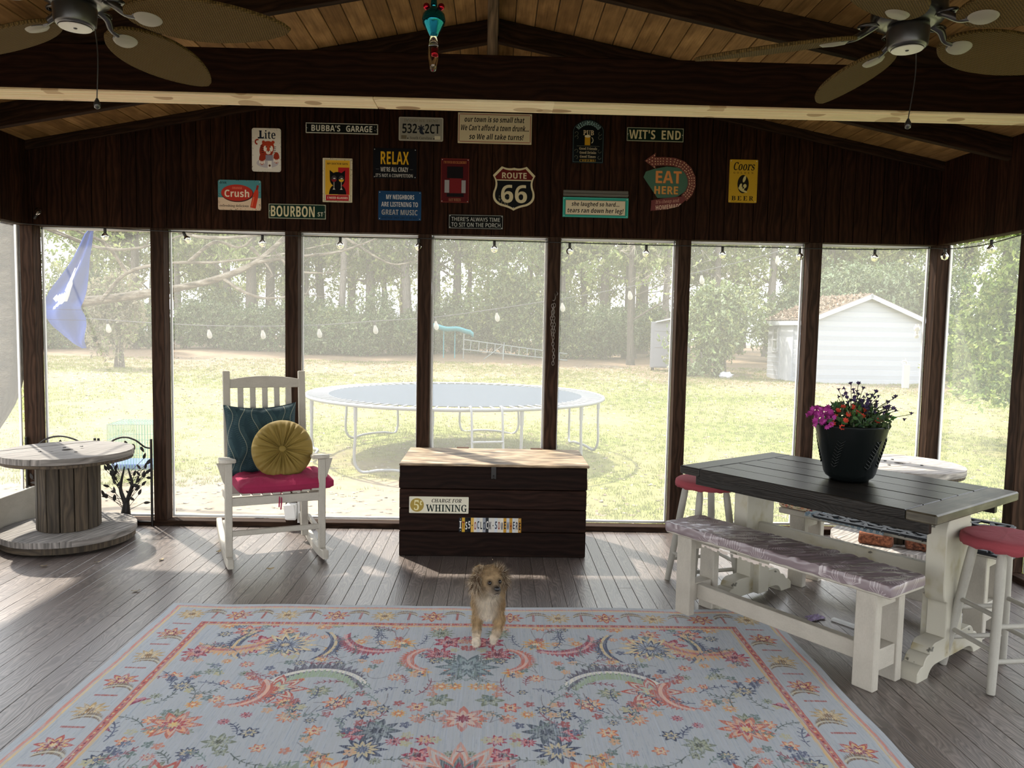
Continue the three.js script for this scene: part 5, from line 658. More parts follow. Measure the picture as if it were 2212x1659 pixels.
  plate('metal_sign', 'cream sign with red border and three lines of black handwriting', rr(0.508, 0.205, 0.003), 0.508, 0.205, [-0.029, 2.811, ZS], canvasTex(800, 322, (c, W, H) => { c.fillStyle = '#cbbd9f'; c.fillRect(0, 0, W, H); c.strokeStyle = '#8c3b36'; c.lineWidth = 6; c.strokeRect(14, 16, W - 28, H - 34); const hand = (s, x, y, w, h) => { c.save(); c.transform(1, 0, -0.14, 1, 0.14 * (y + h), 0); fit(c, s, x, y, w, h, '#17141a', 'bold 100px sans-serif'); c.restore(); }; hand('our town is so small that', 66, 40, 650, 56); hand("We Can't afford a town drunk...", 26, 126, 744, 60); hand('so We all take turns!', 120, 220, 590, 58); }), 0xb9ab8e, { depth: 0.006 });
  plate('metal_sign', 'dark red upright sign with gilt lettering and dark center panel', rr(0.197, 0.302, 0.006), 0.197, 0.302, [-0.298, 2.453, ZS], canvasTex(320, 490, (c, W, H) => { c.fillStyle = '#4a0f12'; c.fillRect(0, 0, W, H); c.strokeStyle = '#7a3a26'; c.lineWidth = 4; c.strokeRect(8, 8, W - 16, H - 16); fit(c, "I'M YOUR HUCKLEBERRY", 30, 30, 258, 28, '#a9703c', 'bold 100px serif'); fit(c, 'SAY WHEN', 92, 440, 136, 32, '#96704e', 'bold 100px serif'); c.fillStyle = '#120c0e'; c.fillRect(70, 90, 180, 130); c.fillStyle = '#6b1a1c'; c.fillRect(100, 220, 130, 190); c.fillStyle = '#8f8c8c'; c.fillRect(44, 240, 52, 140); c.fillRect(234, 240, 46, 140); c.fillStyle = '#120c0e'; c.fillRect(70, 384, 190, 40); }), 0x3a1010);
  const shield = new THREE.Shape(); shield.moveTo(0, 0.142); shield.quadraticCurveTo(0.04, 0.13, 0.086, 0.15); shield.lineTo(0.147, 0.088); shield.quadraticCurveTo(0.112, 0.04, 0.14, -0.02); shield.quadraticCurveTo(0.16, -0.09, 0.09, -0.118); shield.quadraticCurveTo(0.03, -0.13, 0, -0.15); shield.quadraticCurveTo(-0.03, -0.13, -0.09, -0.118); shield.quadraticCurveTo(-0.16, -0.09, -0.14, -0.02); shield.quadraticCurveTo(-0.112, 0.04, -0.147, 0.088); shield.lineTo(-0.086, 0.15); shield.quadraticCurveTo(-0.04, 0.13, 0, 0.142);
  plate('highway_shield', 'black and cream highway shield sign with red upper band', shield, 0.295, 0.3, [0.11, 2.408, ZS], canvasTex(480, 488, (c, W, H) => { c.fillStyle = '#c2b592'; c.fillRect(0, 0, W, H); const pts = shield.getPoints(10).map((p) => [240 + p.x * 0.9 * 1627, 244 - p.y * 0.9 * 1627]); c.fillStyle = '#0d0f10'; c.beginPath(); pts.forEach(([x, y]) => c.lineTo(x, y)); c.fill(); c.save(); c.clip(); c.fillStyle = '#571512'; c.fillRect(0, 0, W, 152); c.fillStyle = '#c2b592'; c.fillRect(0, 146, W, 12); const r = rng(9); for (let k = 0; k < 70; k++) { c.fillStyle = 'rgba(194,181,146,0.7)'; c.beginPath(); c.ellipse(70 + r() * 120, 330 + r() * 110, 1 + r() * 6, 1 + r() * 4, r() * 3, 0, 7); c.fill(); } c.restore(); fit(c, 'ROUTE', 96, 66, 290, 66, '#c2b592'); fit(c, '66', 86, 200, 312, 200, '#c2b592'); }), 0x8d8468, { nails: [[0, 0.128], [0, -0.13]] });
  plate('wooden_sign', 'small black sign with thin white border and chalk-like capitals', rr(0.378, 0.098, 0.002), 0.378, 0.098, [-0.149, 2.174, ZS], canvasTex(760, 197, (c, W, H) => { c.fillStyle = '#0b0d0c'; c.fillRect(0, 0, W, H); c.strokeStyle = '#a9a9a2'; c.lineWidth = 5; c.strokeRect(9, 9, W - 18, H - 18); fit(c, "THERE'S ALWAYS TIME", 38, 36, 680, 54, '#b9b9b1', '100px sans-serif'); fit(c, 'TO SIT ON THE PORCH', 38, 112, 690, 56, '#b9b9b1', '100px sans-serif'); }), 0x111311, { depth: 0.008 });
  const arch = new THREE.Shape(); arch.moveTo(-0.108, -0.148); arch.lineTo(0.108, -0.148); arch.lineTo(0.108, 0.07); arch.quadraticCurveTo(0.106, 0.1, 0.085, 0.114); arch.quadraticCurveTo(0, 0.184, -0.085, 0.114); arch.quadraticCurveTo(-0.106, 0.1, -0.108, 0.07); arch.closePath();
  plate('pub_sign', 'arched black pub sign with yellow beer mug and scrollwork', arch, 0.216, 0.3, [0.617, 2.741, ZS], canvasTex(400, 556, (c, W, H) => { c.fillStyle = '#0a0f12'; c.fillRect(0, 0, W, H); c.strokeStyle = '#55696c'; c.lineWidth = 4; const pts = arch.getPoints(10).map((p) => [200 + p.x * 0.95 * 1852, 278 - p.y * 0.95 * 1852]); c.beginPath(); pts.forEach(([x, y]) => c.lineTo(x, y)); c.stroke(); 'NEIGHBORHOOD'.split('').forEach((ch, i) => { const a = lerp(-0.86, 0.86, i / 11); c.save(); c.translate(200 + Math.sin(a) * 178, 226 - Math.cos(a) * 178); c.rotate(a); fit(c, ch, -13, -26, 25, 52, '#8fb1b4'); c.restore(); }); fit(c, 'PUB', 132, 138, 140, 62, '#cdbb9a', 'bold 100px serif'); c.fillStyle = '#b98a1c'; c.fillRect(156, 218, 70, 108); c.fillStyle = '#d9cfb4'; c.beginPath(); c.ellipse(191, 214, 38, 16, 0, 0, 7); c.fill(); c.strokeStyle = '#c8bfa6'; c.lineWidth = 9; c.beginPath(); c.ellipse(240, 264, 22, 34, 0, -1.5, 1.5); c.stroke(); c.lineWidth = 3; c.strokeStyle = '#8a8874'; c.beginPath(); c.moveTo(54, 338); c.lineTo(346, 338); c.stroke(); for (const s of [-1, 1]) for (const y of [180, 230, 400, 480]) { c.beginPath(); c.arc(200 + s * 150, y, 20, s > 0 ? 0 : 3.1, s > 0 ? 4.5 : 7.6); c.stroke(); } fit(c, 'Good Friends', 86, 352, 232, 32, '#b9a98a', 'bold 100px serif'); fit(c, 'Good Drinks', 92, 402, 216, 32, '#b9a98a', 'bold 100px serif'); fit(c, 'Good Times', 96, 452, 206, 32, '#b9a98a', 'bold 100px serif'); fit(c, 'CHEERS!', 92, 502, 214, 32, '#a8842e', 'bold 100px serif'); }), 0x2a3436, { nails: [[0, 0.13]] });
  // hanging two-part sign on a grey bar
  { const t = plate('wooden_sign', 'turquoise framed cream sign with handwriting hung below a grey bar', rr(0.455, 0.135, 0.003), 0.455, 0.135, [0.679, 2.29, ZS], canvasTex(800, 238, (c, W, H) => { c.fillStyle = '#2f8d7e'; c.fillRect(0, 0, W, H); c.strokeStyle = '#4fae9e'; c.lineWidth = 8; c.strokeRect(5, 5, W - 10, H - 10); c.fillStyle = '#c9bba0'; c.fillRect(34, 36, W - 72, H - 66); c.strokeStyle = '#7e4a40'; c.lineWidth = 3; c.strokeRect(34, 36, W - 72, H - 66); const hand = (s, x, y, w, h) => { c.save(); c.transform(1, 0, -0.12, 1, 0.12 * (y + h), 0); fit(c, s, x, y, w, h, '#17141a', 'bold 100px sans-serif'); c.restore(); }; hand('she laughed so hard...', 104, 54, 588, 50); hand('tears ran down her leg!', 52, 130, 690, 54); }), 0x1f6f62, { depth: 0.016 }); part('grey_bar', merge([bx(-0.226, 0.226, 0.075, 0.118, 0, 0.014, 0.004, 1), rod([-0.226, 0.088, 0.018], [0.226, 0.088, 0.018], 0.007, 8)]), std([0.1, 0.09, 0.075], 0.6), t); }
  // arrow sign: green panel, bulb-dotted arrow that sweeps round it, red banner
  { const t = thing('diner_sign', 'green diner sign ringed by a red arrow dotted with bulbs', 'sign', [1.193, 2.476, ZS]);
    const K = 0.405 / 128, P = (x, y) => new THREE.Vector2((x - 1447) * K * 0.97, (394 - y) * K); // sign outline read off the photograph, in its own plane
    const gp = new THREE.Shape([[1387, 384], [1392, 372], [1410, 366], [1440, 360], [1466, 362], [1484, 374], [1490, 394], [1484, 412], [1466, 424], [1448, 428], [1420, 428], [1400, 402]].map(([x, y]) => P(x, y)));
    const gm = canvasTex(400, 300, (c, W, H) => { c.fillStyle = '#2f5641'; c.fillRect(0, 0, W, H); const r = rng(6); for (let k = 0; k < 300; k++) { c.fillStyle = `rgba(${40 + r() * 40},${60 + r() * 30},${40 + r() * 20},0.35)`; c.fillRect(r() * W, r() * H, 2 + r() * 8, 2 + r() * 5); } fit(c, 'EAT', 98, 44, 242, 118, '#8f4a1e'); fit(c, 'EAT', 94, 40, 242, 118, '#c47a34'); fit(c, 'HERE', 94, 190, 222, 76, '#8f4a1e'); fit(c, 'HERE', 90, 186, 222, 76, '#bd8436'); });
    const g = new THREE.ExtrudeGeometry(gp, { depth: 0.004, bevelEnabled: false }), uv = g.attributes.uv, p = g.attributes.position; g.computeBoundingBox(); const b = g.boundingBox; for (let i = 0; i < p.count; i++) uv.setXY(i, (p.getX(i) - b.min.x) / (b.max.x - b.min.x), (p.getY(i) - b.min.y) / (b.max.y - b.min.y)); part('green_panel', g, std(0xffffff, 0.6, { map: gm }), t);
    const red = std([0.13, 0.022, 0.014], 0.6), path = [[1412, 350], [1430, 349], [1455, 350], [1474, 356], [1488, 368], [1496, 384], [1497, 400], [1491, 416], [1480, 428]], outer = [], inner = []; path.forEach(([x, y], i) => { const q = path[Math.min(i + 1, path.length - 1)], o = path[Math.max(i - 1, 0)], dx = q[0] - o[0], dy = q[1] - o[1], l = Math.hypot(dx, dy), n = [dy / l, -dx / l]; outer.push(P(x + n[0] * 9, y + n[1] * 9)); inner.unshift(P(x - n[0] * 9, y - n[1] * 9)); });
    part('arrow', new THREE.ExtrudeGeometry(new THREE.Shape([...outer, ...inner, P(1414, 366), P(1388, 349), P(1413, 331)]), { depth: 0.004, bevelEnabled: false }).translate(0, 0, 0.004), red, t);
    const bulbs = []; path.forEach(([x, y], i) => { if (i === path.length - 1) return; const q = path[i + 1]; for (let s = 0; s < 3; s++) for (const k of [-5.5, 0, 5.5]) { const f = s / 3, px = lerp(x, q[0], f), py = lerp(y, q[1], f), dx = q[0] - x, dy = q[1] - y, l = Math.hypot(dx, dy), v = P(px + (dy / l) * k, py - (dx / l) * k); bulbs.push(ball(0.0042, 8, 6).translate(v.x, v.y, 0.009)); } }); for (const [x, y] of [[1393, 349], [1399, 346], [1399, 352], [1405, 342], [1405, 349], [1405, 356], [1410, 337], [1410, 362]]) { const v = P(x, y); bulbs.push(ball(0.0042, 8, 6).translate(v.x, v.y, 0.009)); } part('painted_bulbs', merge(bulbs), std([0.55, 0.36, 0.2], 0.4), t).userData.kind = 'stuff';
    const bn = new THREE.Shape([[1406, 434], [1440, 428], [1478, 424], [1484, 432], [1468, 446], [1440, 453], [1405, 457]].map(([x, y]) => P(x, y))), bm = canvasTex(400, 170, (c, W, H) => { c.fillStyle = '#5c1512'; c.fillRect(0, 0, W, H); c.translate(0, 30); c.rotate(-0.1); fit(c, "It's cheap and", 48, 28, 270, 36, '#b58d78', 'italic 100px serif'); fit(c, 'HOMEMADE', 44, 84, 300, 50, '#c2a690', 'bold 100px sans-serif'); }), g2 = new THREE.ExtrudeGeometry(bn, { depth: 0.004, bevelEnabled: false }), u2 = g2.attributes.uv, p2 = g2.attributes.position; g2.computeBoundingBox(); const b2 = g2.boundingBox; for (let i = 0; i < p2.count; i++) u2.setXY(i, (p2.getX(i) - b2.min.x) / (b2.max.x - b2.min.x), (p2.getY(i) - b2.min.y) / (b2.max.y - b2.min.y)); part('red_banner', g2.translate(0, 0, 0.005), std(0xffffff, 0.6, { map: bm }), t);
  }
  plate('metal_sign', 'yellow upright beer sign with oval mountain picture', rr(0.198, 0.295, 0.008), 0.198, 0.295, [1.706, 2.496, ZS], canvasTex(330, 490, (c, W, H) => { c.fillStyle = '#b08a22'; c.fillRect(0, 0, W, H); c.save(); c.transform(1, 0, -0.18, 1, 22, 0); fit(c, 'Coors', 36, 28, 254, 92, '#15110d', 'bold 100px serif'); c.restore(); 'GOLDEN'.split('').forEach((ch, i) => fit(c, ch, 46 + i * 42, 140, 24, 20, '#4a3a12', 'bold 100px serif')); c.fillStyle = '#191510'; c.beginPath(); c.ellipse(165, 278, 66, 104, 0, 0, 7); c.fill(); c.fillStyle = '#b9a970'; for (const [x, y, a, b] of [[178, 220, 16, 40], [150, 330, 40, 22], [186, 300, 20, 24], [136, 300, 14, 30], [172, 356, 46, 12]]) { c.beginPath(); c.ellipse(x, y, a, b, 0.3, 0, 7); c.fill(); } c.fillStyle = '#191510'; for (const [x, y] of [[160, 308], [180, 330]]) c.fillRect(x, y, 16, 20); 'BEER'.split('').forEach((ch, i) => fit(c, ch, 34 + i * 68, 414, 52, 50, '#15110d', 'bold 100px serif')); scuff(c, W, H, 30, 8, ['#7d6420']); }), 0x8a6c1c);
  // plates on the front of the chest
  const zc = 0.6475 + 0.0005;
  plate('novelty_plate', 'cream novelty plate with gold coin and black slab letters on chest', rr(0.372, 0.105, 0.005), 0.372, 0.105, [-0.335, 0.33, zc], canvasTex(760, 214, (c, W, H) => { c.fillStyle = '#cfc9b4'; c.fillRect(0, 0, W, H); c.fillStyle = '#9a8440'; c.beginPath(); c.arc(100, 110, 88, 0, 7); c.fill(); fit(c, '5', 56, 44, 76, 132, '#d9cf9e', 'bold 100px serif'); fit(c, '¢', 132, 48, 36, 70, '#d9cf9e', 'bold 100px serif'); fit(c, 'CHARGE FOR', 280, 26, 386, 48, '#1e1b18', 'italic bold 100px serif'); fit(c, 'WHINING', 214, 100, 526, 92, '#14211f', 'bold 100px serif'); }), 0xb0a98e);
  plate('novelty_plate', 'narrow plate of cut license-plate letters below the coin plate on chest', rr(0.392, 0.092, 0.003), 0.392, 0.092, [-0.012, 0.206, zc], canvasTex(800, 188, (c, W, H) => { const s = "ITS5·OCLOCK·SOMEWHERE".split(''), bgs = ['#22262c', '#c29a34', '#1c1c1e', '#111214', '#caa24e', '#c9c4ba', '#b9bcc0', '#cfc9bb', '#8f9298', '#2a2c30', '#c6c2ba', '#c9c4ba', '#bfc3c8', '#cfc7b6', '#d3cdc0', '#b8892f', '#b5b9be', '#b48a3a', '#bfc2c4', '#c9c2b4', '#a97a2c'], w = W / s.length; s.forEach((ch, i) => { c.fillStyle = bgs[i % bgs.length]; c.fillRect(i * w, 0, w + 1, H); const light = [0, 2, 3, 9].includes(i); if (ch === '·') { c.fillStyle = '#2a2422'; c.fillRect(i * w + w * 0.35, 92, w * 0.3, 14); } else fit(c, ch, i * w + 4, 42 + (i % 3) * 6, w - 8, 100, light ? '#d8d3c8' : i % 4 === 1 ? '#7a2e22' : '#1d1f2a'); }); }), 0x6a6558);
}
// ---------- ceiling fans ----------
{
  const weave = tex(128, 128, (u, v) => { const a = Math.floor(u * 16), b = Math.floor(v * 16), o = (a + b) % 2, x = (u * 16) % 1, y = (v * 16) % 1, h = o ? Math.sin(x * PI) : Math.sin(y * PI), k = 0.45 + 0.5 * h; return [k, k * 0.9, k * 0.68]; }), wb = tex(128, 128, (u, v) => { const a = Math.floor(u * 16), b = Math.floor(v * 16), o = (a + b) % 2, x = (u * 16) % 1, y = (v * 16) % 1; return o ? Math.sin(x * PI) : Math.sin(y * PI); }, { srgb: false });
  const wm = phys([0.17, 0.135, 0.078], 0.8, { specularIntensity: 0.25, map: scaled(weave, 8, 8), bumpMap: scaled(wb, 8, 8), bumpScale: 0.003 }), bronze = phys([0.02, 0.018, 0.017], 0.3, { clearcoat: 0.6, clearcoatRoughness: 0.2 }), cap = std([0.62, 0.6, 0.54], 0.35), med = std([0.27, 0.25, 0.2], 0.5);
  const blade = (() => { const s = new THREE.Shape(), N = 40, up = [], dn = []; for (let i = 0; i <= N; i++) { const t = i / N, x = lerp(0.15, 0.66, t), h = 0.106 * Math.pow(Math.sin(Math.pow(t, 0.82) * PI), 0.62); up.push([x, h]); dn.unshift([x, -h]); } [...up, ...dn].forEach(([x, y], i) => (i ? s.lineTo(x, y) : s.moveTo(x, y))); const g = new THREE.ExtrudeGeometry(s, { depth: 0.007, bevelEnabled: true, bevelSize: 0.004, bevelThickness: 0.003, bevelSegments: 1 }); g.rotateX(-PI / 2); const p = g.attributes.position, uv = g.attributes.uv; for (let i = 0; i < p.count; i++) { uv.setXY(i, p.getX(i), p.getZ(i)); } return g; })();
  const fan = (label, x, z, a0) => {
    const yb = 2.36, top = roofY(x) - 0.002, t = thing('ceiling_fan', label, 'ceiling fan', [x, yb, z], 0), H = top - yb;
    part('canopy', lathe([[0, H], [0.07, H - 0.005], [0.072, H - 0.03], [0.05, H - 0.075], [0.018, H - 0.09], [0, H - 0.09]], 28), bronze, t); part('downrod', rod([0, 0.2, 0], [0, H - 0.08, 0], 0.013, 12), bronze, t);
    part('motor_housing', lathe([[0, 0.225], [0.03, 0.22], [0.045, 0.19], [0.095, 0.175], [0.112, 0.15], [0.112, 0.105], [0.1, 0.085], [0.07, 0.075], [0, 0.075]], 40), bronze, t);
    const cup = part('switch_cup', lathe([[0, 0.08], [0.06, 0.078], [0.064, 0.06], [0.06, 0.012], [0.05, 0.004], [0, 0.003]], 36), bronze, t); part('bottom_cap', lathe([[0, 0], [0.046, 0.0], [0.049, 0.0035], [0, 0.0035]], 32), cap, cup); part('cap_screw', lathe([[0, -0.003], [0.005, -0.002], [0.006, 0]], 10), M.black, cup);
    for (let k = 0; k < 5; k++) {
      const a = a0 + (k * 2 * PI) / 5, b = new THREE.Group(); b.name = 'blade_assembly'; t.add(b); b.rotation.set(0, -a, 0);
      part('blade', blade, wm, b, [0, 0.055, 0], [-0.24, 0, -0.05]);
      part('blade_iron', merge([tube([[0.085, 0.095, 0], [0.12, 0.075, 0.012], [0.155, 0.052, 0], [0.2, 0.043, 0]], (s) => lerp(0.014, 0.009, s), 14, 8), at(new THREE.TorusGeometry(0.026, 0.006, 7, 20).scale(1.15, 0.75, 1), 0.115, 0.085, 0, PI / 2)]), bronze, b);
      part('medallion', at(lathe([[0, -0.006], [0.034, -0.004], [0.042, 0.002], [0.046, 0.008]], 28), 0.22, 0.036, 0, -0.24, 0, -0.05).scale(1, 1, 0.78), med, b); part('medallion_ring', at(new THREE.TorusGeometry(0.043, 0.005, 7, 28), 0.22, 0.046, 0, PI / 2 - 0.24).scale(1, 1, 0.78), bronze, b);
    }
    part('pull_chain', tube([[0.045, 0.02, -0.03], [0.05, -0.06, -0.035], [0.04, -0.2, -0.045]], 0.0018, 10, 5), bronze, t); part('chain_pull', lathe([[0, -0.235], [0.009, -0.23], [0.01, -0.215], [0.003, -0.2], [0, -0.2]], 12), bronze, t, [0.04, 0, -0.045]); return t;
  };
  fan('dark wicker-bladed ceiling fan above the left side of the porch', -1.333, 2.9, -75 * PI / 180); fan('dark wicker-bladed ceiling fan above the dining table side', 1.3, 2.91, -90 * PI / 180);
}
// ---------- hanging glass ornament ----------
{
  const t = thing('glass_ornament', 'mirrored teal and red glass finial ornament hanging from the ceiling', 'ornament', [-0.238, 2.352, 2.6]);
  const mir = (c) => phys(c, 0.08, { metalness: 0.9 }), clear = phys([0.95, 0.97, 0.92], 0.03, { transmission: 1, thickness: 0.02, ior: 1.5 });
  part('teal_bulb', lathe([[0, 0.12], [0.012, 0.122], [0.018, 0.13], [0.038, 0.165], [0.042, 0.18], [0.038, 0.198], [0.022, 0.215], [0.014, 0.222]], 32), mir([0.01, 0.2, 0.27]), t);
  part('clear_drop', lathe([[0, 0], [0.008, 0.003], [0.015, 0.018], [0.018, 0.05], [0.017, 0.09], [0.012, 0.122], [0, 0.122]], 24), clear, t); part('red_bead', lathe([[0, 0.05], [0.008, 0.052], [0.011, 0.066], [0.008, 0.082], [0, 0.084]], 18), mir([0.3, 0.005, 0.015]), t, [0.004, 0, 0.0]);
  for (const s of [-1, 1]) part('red_bead', ball(0.012, 14, 10), mir([0.45, 0.01, 0.03]), t, [s * 0.026, 0.225, 0]); part('neck', lathe([[0, 0.22], [0.012, 0.222], [0.01, 0.25], [0.004, 0.262], [0, 0.262]], 18), mir([0.01, 0.2, 0.27]), t); part('hanging_wire', rod([0, 0.26, 0], [0, roofY(-0.238) - 2.352, 0], 0.0012, 5), M.iron, t);
}
// ---------- flower pot ----------
{
  const y = 0.742, t = thing('flower_pot', 'large black embossed planter of mixed artificial flowers on trestle table', 'planter', [1.735, y, 1.745]);
  const pm = phys([0.005, 0.0065, 0.0065], 0.26, { specularIntensity: 0.3 });
  part('pot', lathe([[0, 0], [0.088, 0], [0.092, 0.012], [0.108, 0.022], [0.118, 0.04], [0.166, 0.262], [0.17, 0.27], [0.168, 0.278], [0.16, 0.276], [0.152, 0.25], [0, 0.245]], 64), pm, t);
  const fr = []; for (const [a, h, d] of [[0.75, 0.09, 1], [1.35, 0.07, 1], [2.5, 0.1, -1], [0.2, 0.08, 1], [3.4, 0.09, 1], [4.4, 0.09, -1], [5.3, 0.08, 1]]) for (let k = 0; k < 9; k++) for (const s of [-1, 1]) { const yy = h + k * 0.015, R = 0.118 + ((yy - 0.04) / 0.222) * 0.048 + 0.0015, aa = a + d * 0.035 * k + s * 0.055; const g = new THREE.SphereGeometry(1, 8, 5).scale(0.016, 0.0045, 0.0035).rotateZ(s * 0.7).translate(0, yy, R).rotateY(aa); fr.push(g); } part('embossed_fronds', merge(fr), pm, t);
  part('soil', lathe([[0, 0.256], [0.1, 0.255], [0.153, 0.251]], 30), std([0.03, 0.022, 0.016], 0.95), t);
  const r = rng(55), stem = std([0.03, 0.055, 0.015], 0.8), dk = std([0.045, 0.025, 0.09], 0.8), red = std([0.5, 0.045, 0.02], 0.8), pink = std([0.42, 0.04, 0.28], 0.8, { side: THREE.DoubleSide });
  const leafy = new THREE.InstancedMesh(leafGeo(0.035, 0.018), phys(0xffffff, 0.9, { transmission: 0.25, side: THREE.DoubleSide }), 900); { const mt = new THREE.Matrix4(), q = new THREE.Quaternion(), c = new THREE.Color(); for (let i = 0; i < 900; i++) { const p = blob([0.16, 0.07, 0.15], r).add(V3(0, 0.3, 0)); if (p.y < 0.262) p.y = 0.262 + r() * 0.04; q.setFromEuler(new THREE.Euler(r() * 6, r() * 6, r() * 6)); mt.compose(p, q, V3(1, 1, 1)); leafy.setMatrixAt(i, mt); leafy.setColorAt(i, c.setRGB(0.025 + r() * 0.05, 0.06 + r() * 0.09, 0.015 + r() * 0.02)); } leafy.name = 'leaves'; leafy.userData.kind = 'stuff'; t.add(leafy); }
  const petalFlower = (R, n) => { const l = []; for (let k = 0; k < n; k++) l.push(leafGeo(R, R * 0.7).rotateX(-0.9).rotateY((k / n) * 2 * PI)); l.push(ball(R * 0.22, 6, 5)); return merge(l.map((g) => { g = g.index ? g.toNonIndexed() : g; if (!g.attributes.uv) g.setAttribute('uv', new THREE.Float32BufferAttribute(g.attributes.position.count * 2, 2)); return g; })); };
  const sprayF = petalFlower(0.017, 6), redF = petalFlower(0.02, 7), pinkF = petalFlower(0.02, 8); dk.side = red.side = THREE.DoubleSide;
  for (let k = 0; k < 46; k++) { const a = r() * 6.3, q = Math.sqrt(r()), up = k < 30, x = (up ? 0.02 : 0.05) + Math.cos(a) * q * 0.17 + (up ? 0.02 : 0.08), z = Math.sin(a) * q * 0.12, h = 0.34 + 0.13 * (1 - Math.abs(x) / 0.24) * r() + (r() < 0.15 ? 0.04 : 0), s = [x * 0.35, 0.25, z * 0.35], e = [x, Math.min(h, 0.47), z]; part('stem', tube([s, [x * 0.55, lerp(0.25, e[1], 0.6), z * 0.55], e], 0.0016, 8, 4), stem, t); part('small_bloom', sprayF, dk, t, e, [r() - 0.5, r() * 6, r() - 0.5]); if (r() < 0.7) part('small_bloom', sprayF, dk, t, [x * 0.85 + 0.012, e[1] - 0.03, z * 0.85], [r() - 0.5, r() * 6, r() - 0.5]); }
  for (let k = 0; k < 3; k++) { const e = [-0.055 + k * 0.05, 0.455 - k * 0.02, 0.02]; part('tall_spike', tube([[0.0, 0.26, 0], [-0.02 + k * 0.03, 0.36, 0.01], e], 0.0016, 8, 4), dk, t); for (let j = 0; j < 4; j++) part('small_bloom', sprayF, dk, t, [lerp(0, e[0], 0.6 + j * 0.13), lerp(0.26, e[1], 0.6 + j * 0.13), 0.015], [j, j * 2, 0], 0); }
  for (const [x, yy, z] of [[-0.14, 0.285, 0.1], [-0.105, 0.27, 0.125], [-0.07, 0.33, 0.1], [-0.02, 0.335, 0.09], [0.0, 0.32, 0.1], [-0.03, 0.36, 0.06], [0.02, 0.345, 0.08], [0.07, 0.3, 0.11], [-0.1, 0.34, 0.06], [-0.09, 0.302, 0.12], [-0.06, 0.355, 0.03], [-0.12, 0.315, 0.08]]) part('red_flower', redF, red, t, [x, yy, z], [0.9, r() * 2, r() - 0.5]);
  for (let k = 0; k < 44; k++) part('pink_flower', pinkF, pink, t, [-0.172 + (r() - 0.5) * 0.1, 0.312 + (r() - 0.5) * 0.085, 0.05 + (r() - 0.5) * 0.12], [r() * 1.6, r() * 3, r() * 1.6]);
}
// ---------- leaf-tree gates ----------
{
  const leafG = (() => { const s = new THREE.Shape(); s.moveTo(0, 0); s.quadraticCurveTo(0.018, 0.014, 0, 0.046); s.quadraticCurveTo(-0.018, 0.014, 0, 0); return new THREE.ExtrudeGeometry(s, { depth: 0.0025, bevelEnabled: true, bevelSize: 0.001, bevelThickness: 0.001, bevelSegments: 1, curveSegments: 6 }); })();
  const gate = (label, x0, x1, seed) => {
    const t = thing('tree_gate', label, 'gate', [x0, 0.0, 0.014]), w = x1 - x0, H = 0.575, r = rng(seed);
    for (const x of [0, w]) part('upright', rod([x, 0.0, 0], [x, H + 0.045, 0], 0.0085, 10), M.iron, t);
    part('top_rail', tube([[0, H - 0.02, 0], [w * 0.12, H - 0.02, 0], [w * 0.3, H + 0.035, 0], [w * 0.5, H + 0.055, 0], [w * 0.7, H + 0.035, 0], [w * 0.88, H - 0.012, 0], [w, H - 0.02, 0]], 0.0065, 40, 8), M.iron, t); part('bottom_rail', rod([0, 0.03, 0], [w, 0.03, 0], 0.0065, 8), M.iron, t);
    const m = w * 0.5; part('tree_trunk', merge([tube([[m - 0.005, 0.03, 0], [m, 0.1, 0.003], [m + 0.004, 0.17, 0]], (s) => lerp(0.042, 0.02, s), 12, 9), tube([[m, 0.15, 0], [m - 0.035, 0.26, 0], [m - 0.03, 0.31, 0], [m - 0.005, 0.42, 0]], (s) => lerp(0.017, 0.005, s), 16, 7), tube([[m, 0.15, 0], [m + 0.03, 0.24, 0], [m + 0.045, 0.3, 0], [m + 0.02, 0.41, 0]], (s) => lerp(0.017, 0.005, s), 16, 7), tube([[m - 0.01, 0.08, 0], [m - 0.05, 0.045, 0.004], [m - 0.075, 0.032, 0]], (s) => lerp(0.014, 0.005, s), 8, 7), tube([[m + 0.01, 0.08, 0], [m + 0.05, 0.05, 0.004], [m + 0.09, 0.032, 0]], (s) => lerp(0.015, 0.005, s), 8, 7)]), M.iron, t);
    const tw = [];
    for (let k = 0; k < 34; k++) { const s = k % 2 ? 1 : -1, y0 = 0.1 + (k / 34) * 0.3, ex = m + s * (0.05 + r() * (w / 2 - 0.075)), ey = clamp(y0 + 0.02 + r() * 0.14, 0.07, H - 0.03), b = [m + s * lerp(0.014, 0.04, sstep(0.15, 0.3, y0)), y0, 0]; tw.push(rod(b, [ex, ey, 0], 0.0018, 5)); part('leaf', leafG, M.iron, t, [ex, ey, 0.001], [0, (r() - 0.5) * 1.2, s * -1 + (r() - 0.5) * 1.6]); if (r() < 0.5) part('leaf', leafG, M.iron, t, [lerp(b[0], ex, 0.6), lerp(y0, ey, 0.6), 0.001], [0, r() - 0.5, s * 0.7 + r()]); }
    for (let k = 0; k < 5; k++) { const x = w * (0.2 + k * 0.15); part('leaf', leafG, M.iron, t, [x, H + 0.03 - Math.abs(k - 2) * 0.02, 0.001], [0, 0.3, PI + (r() - 0.5)]); }
    part('twigs', merge(tw), M.iron, t);
  };
  gate('black iron gate panel with leafy metal tree hidden behind left spool table', -3.265, -2.79, 5); gate('black iron gate panel with leafy metal tree beside the screen post', -2.765, -2.4, 9);
}
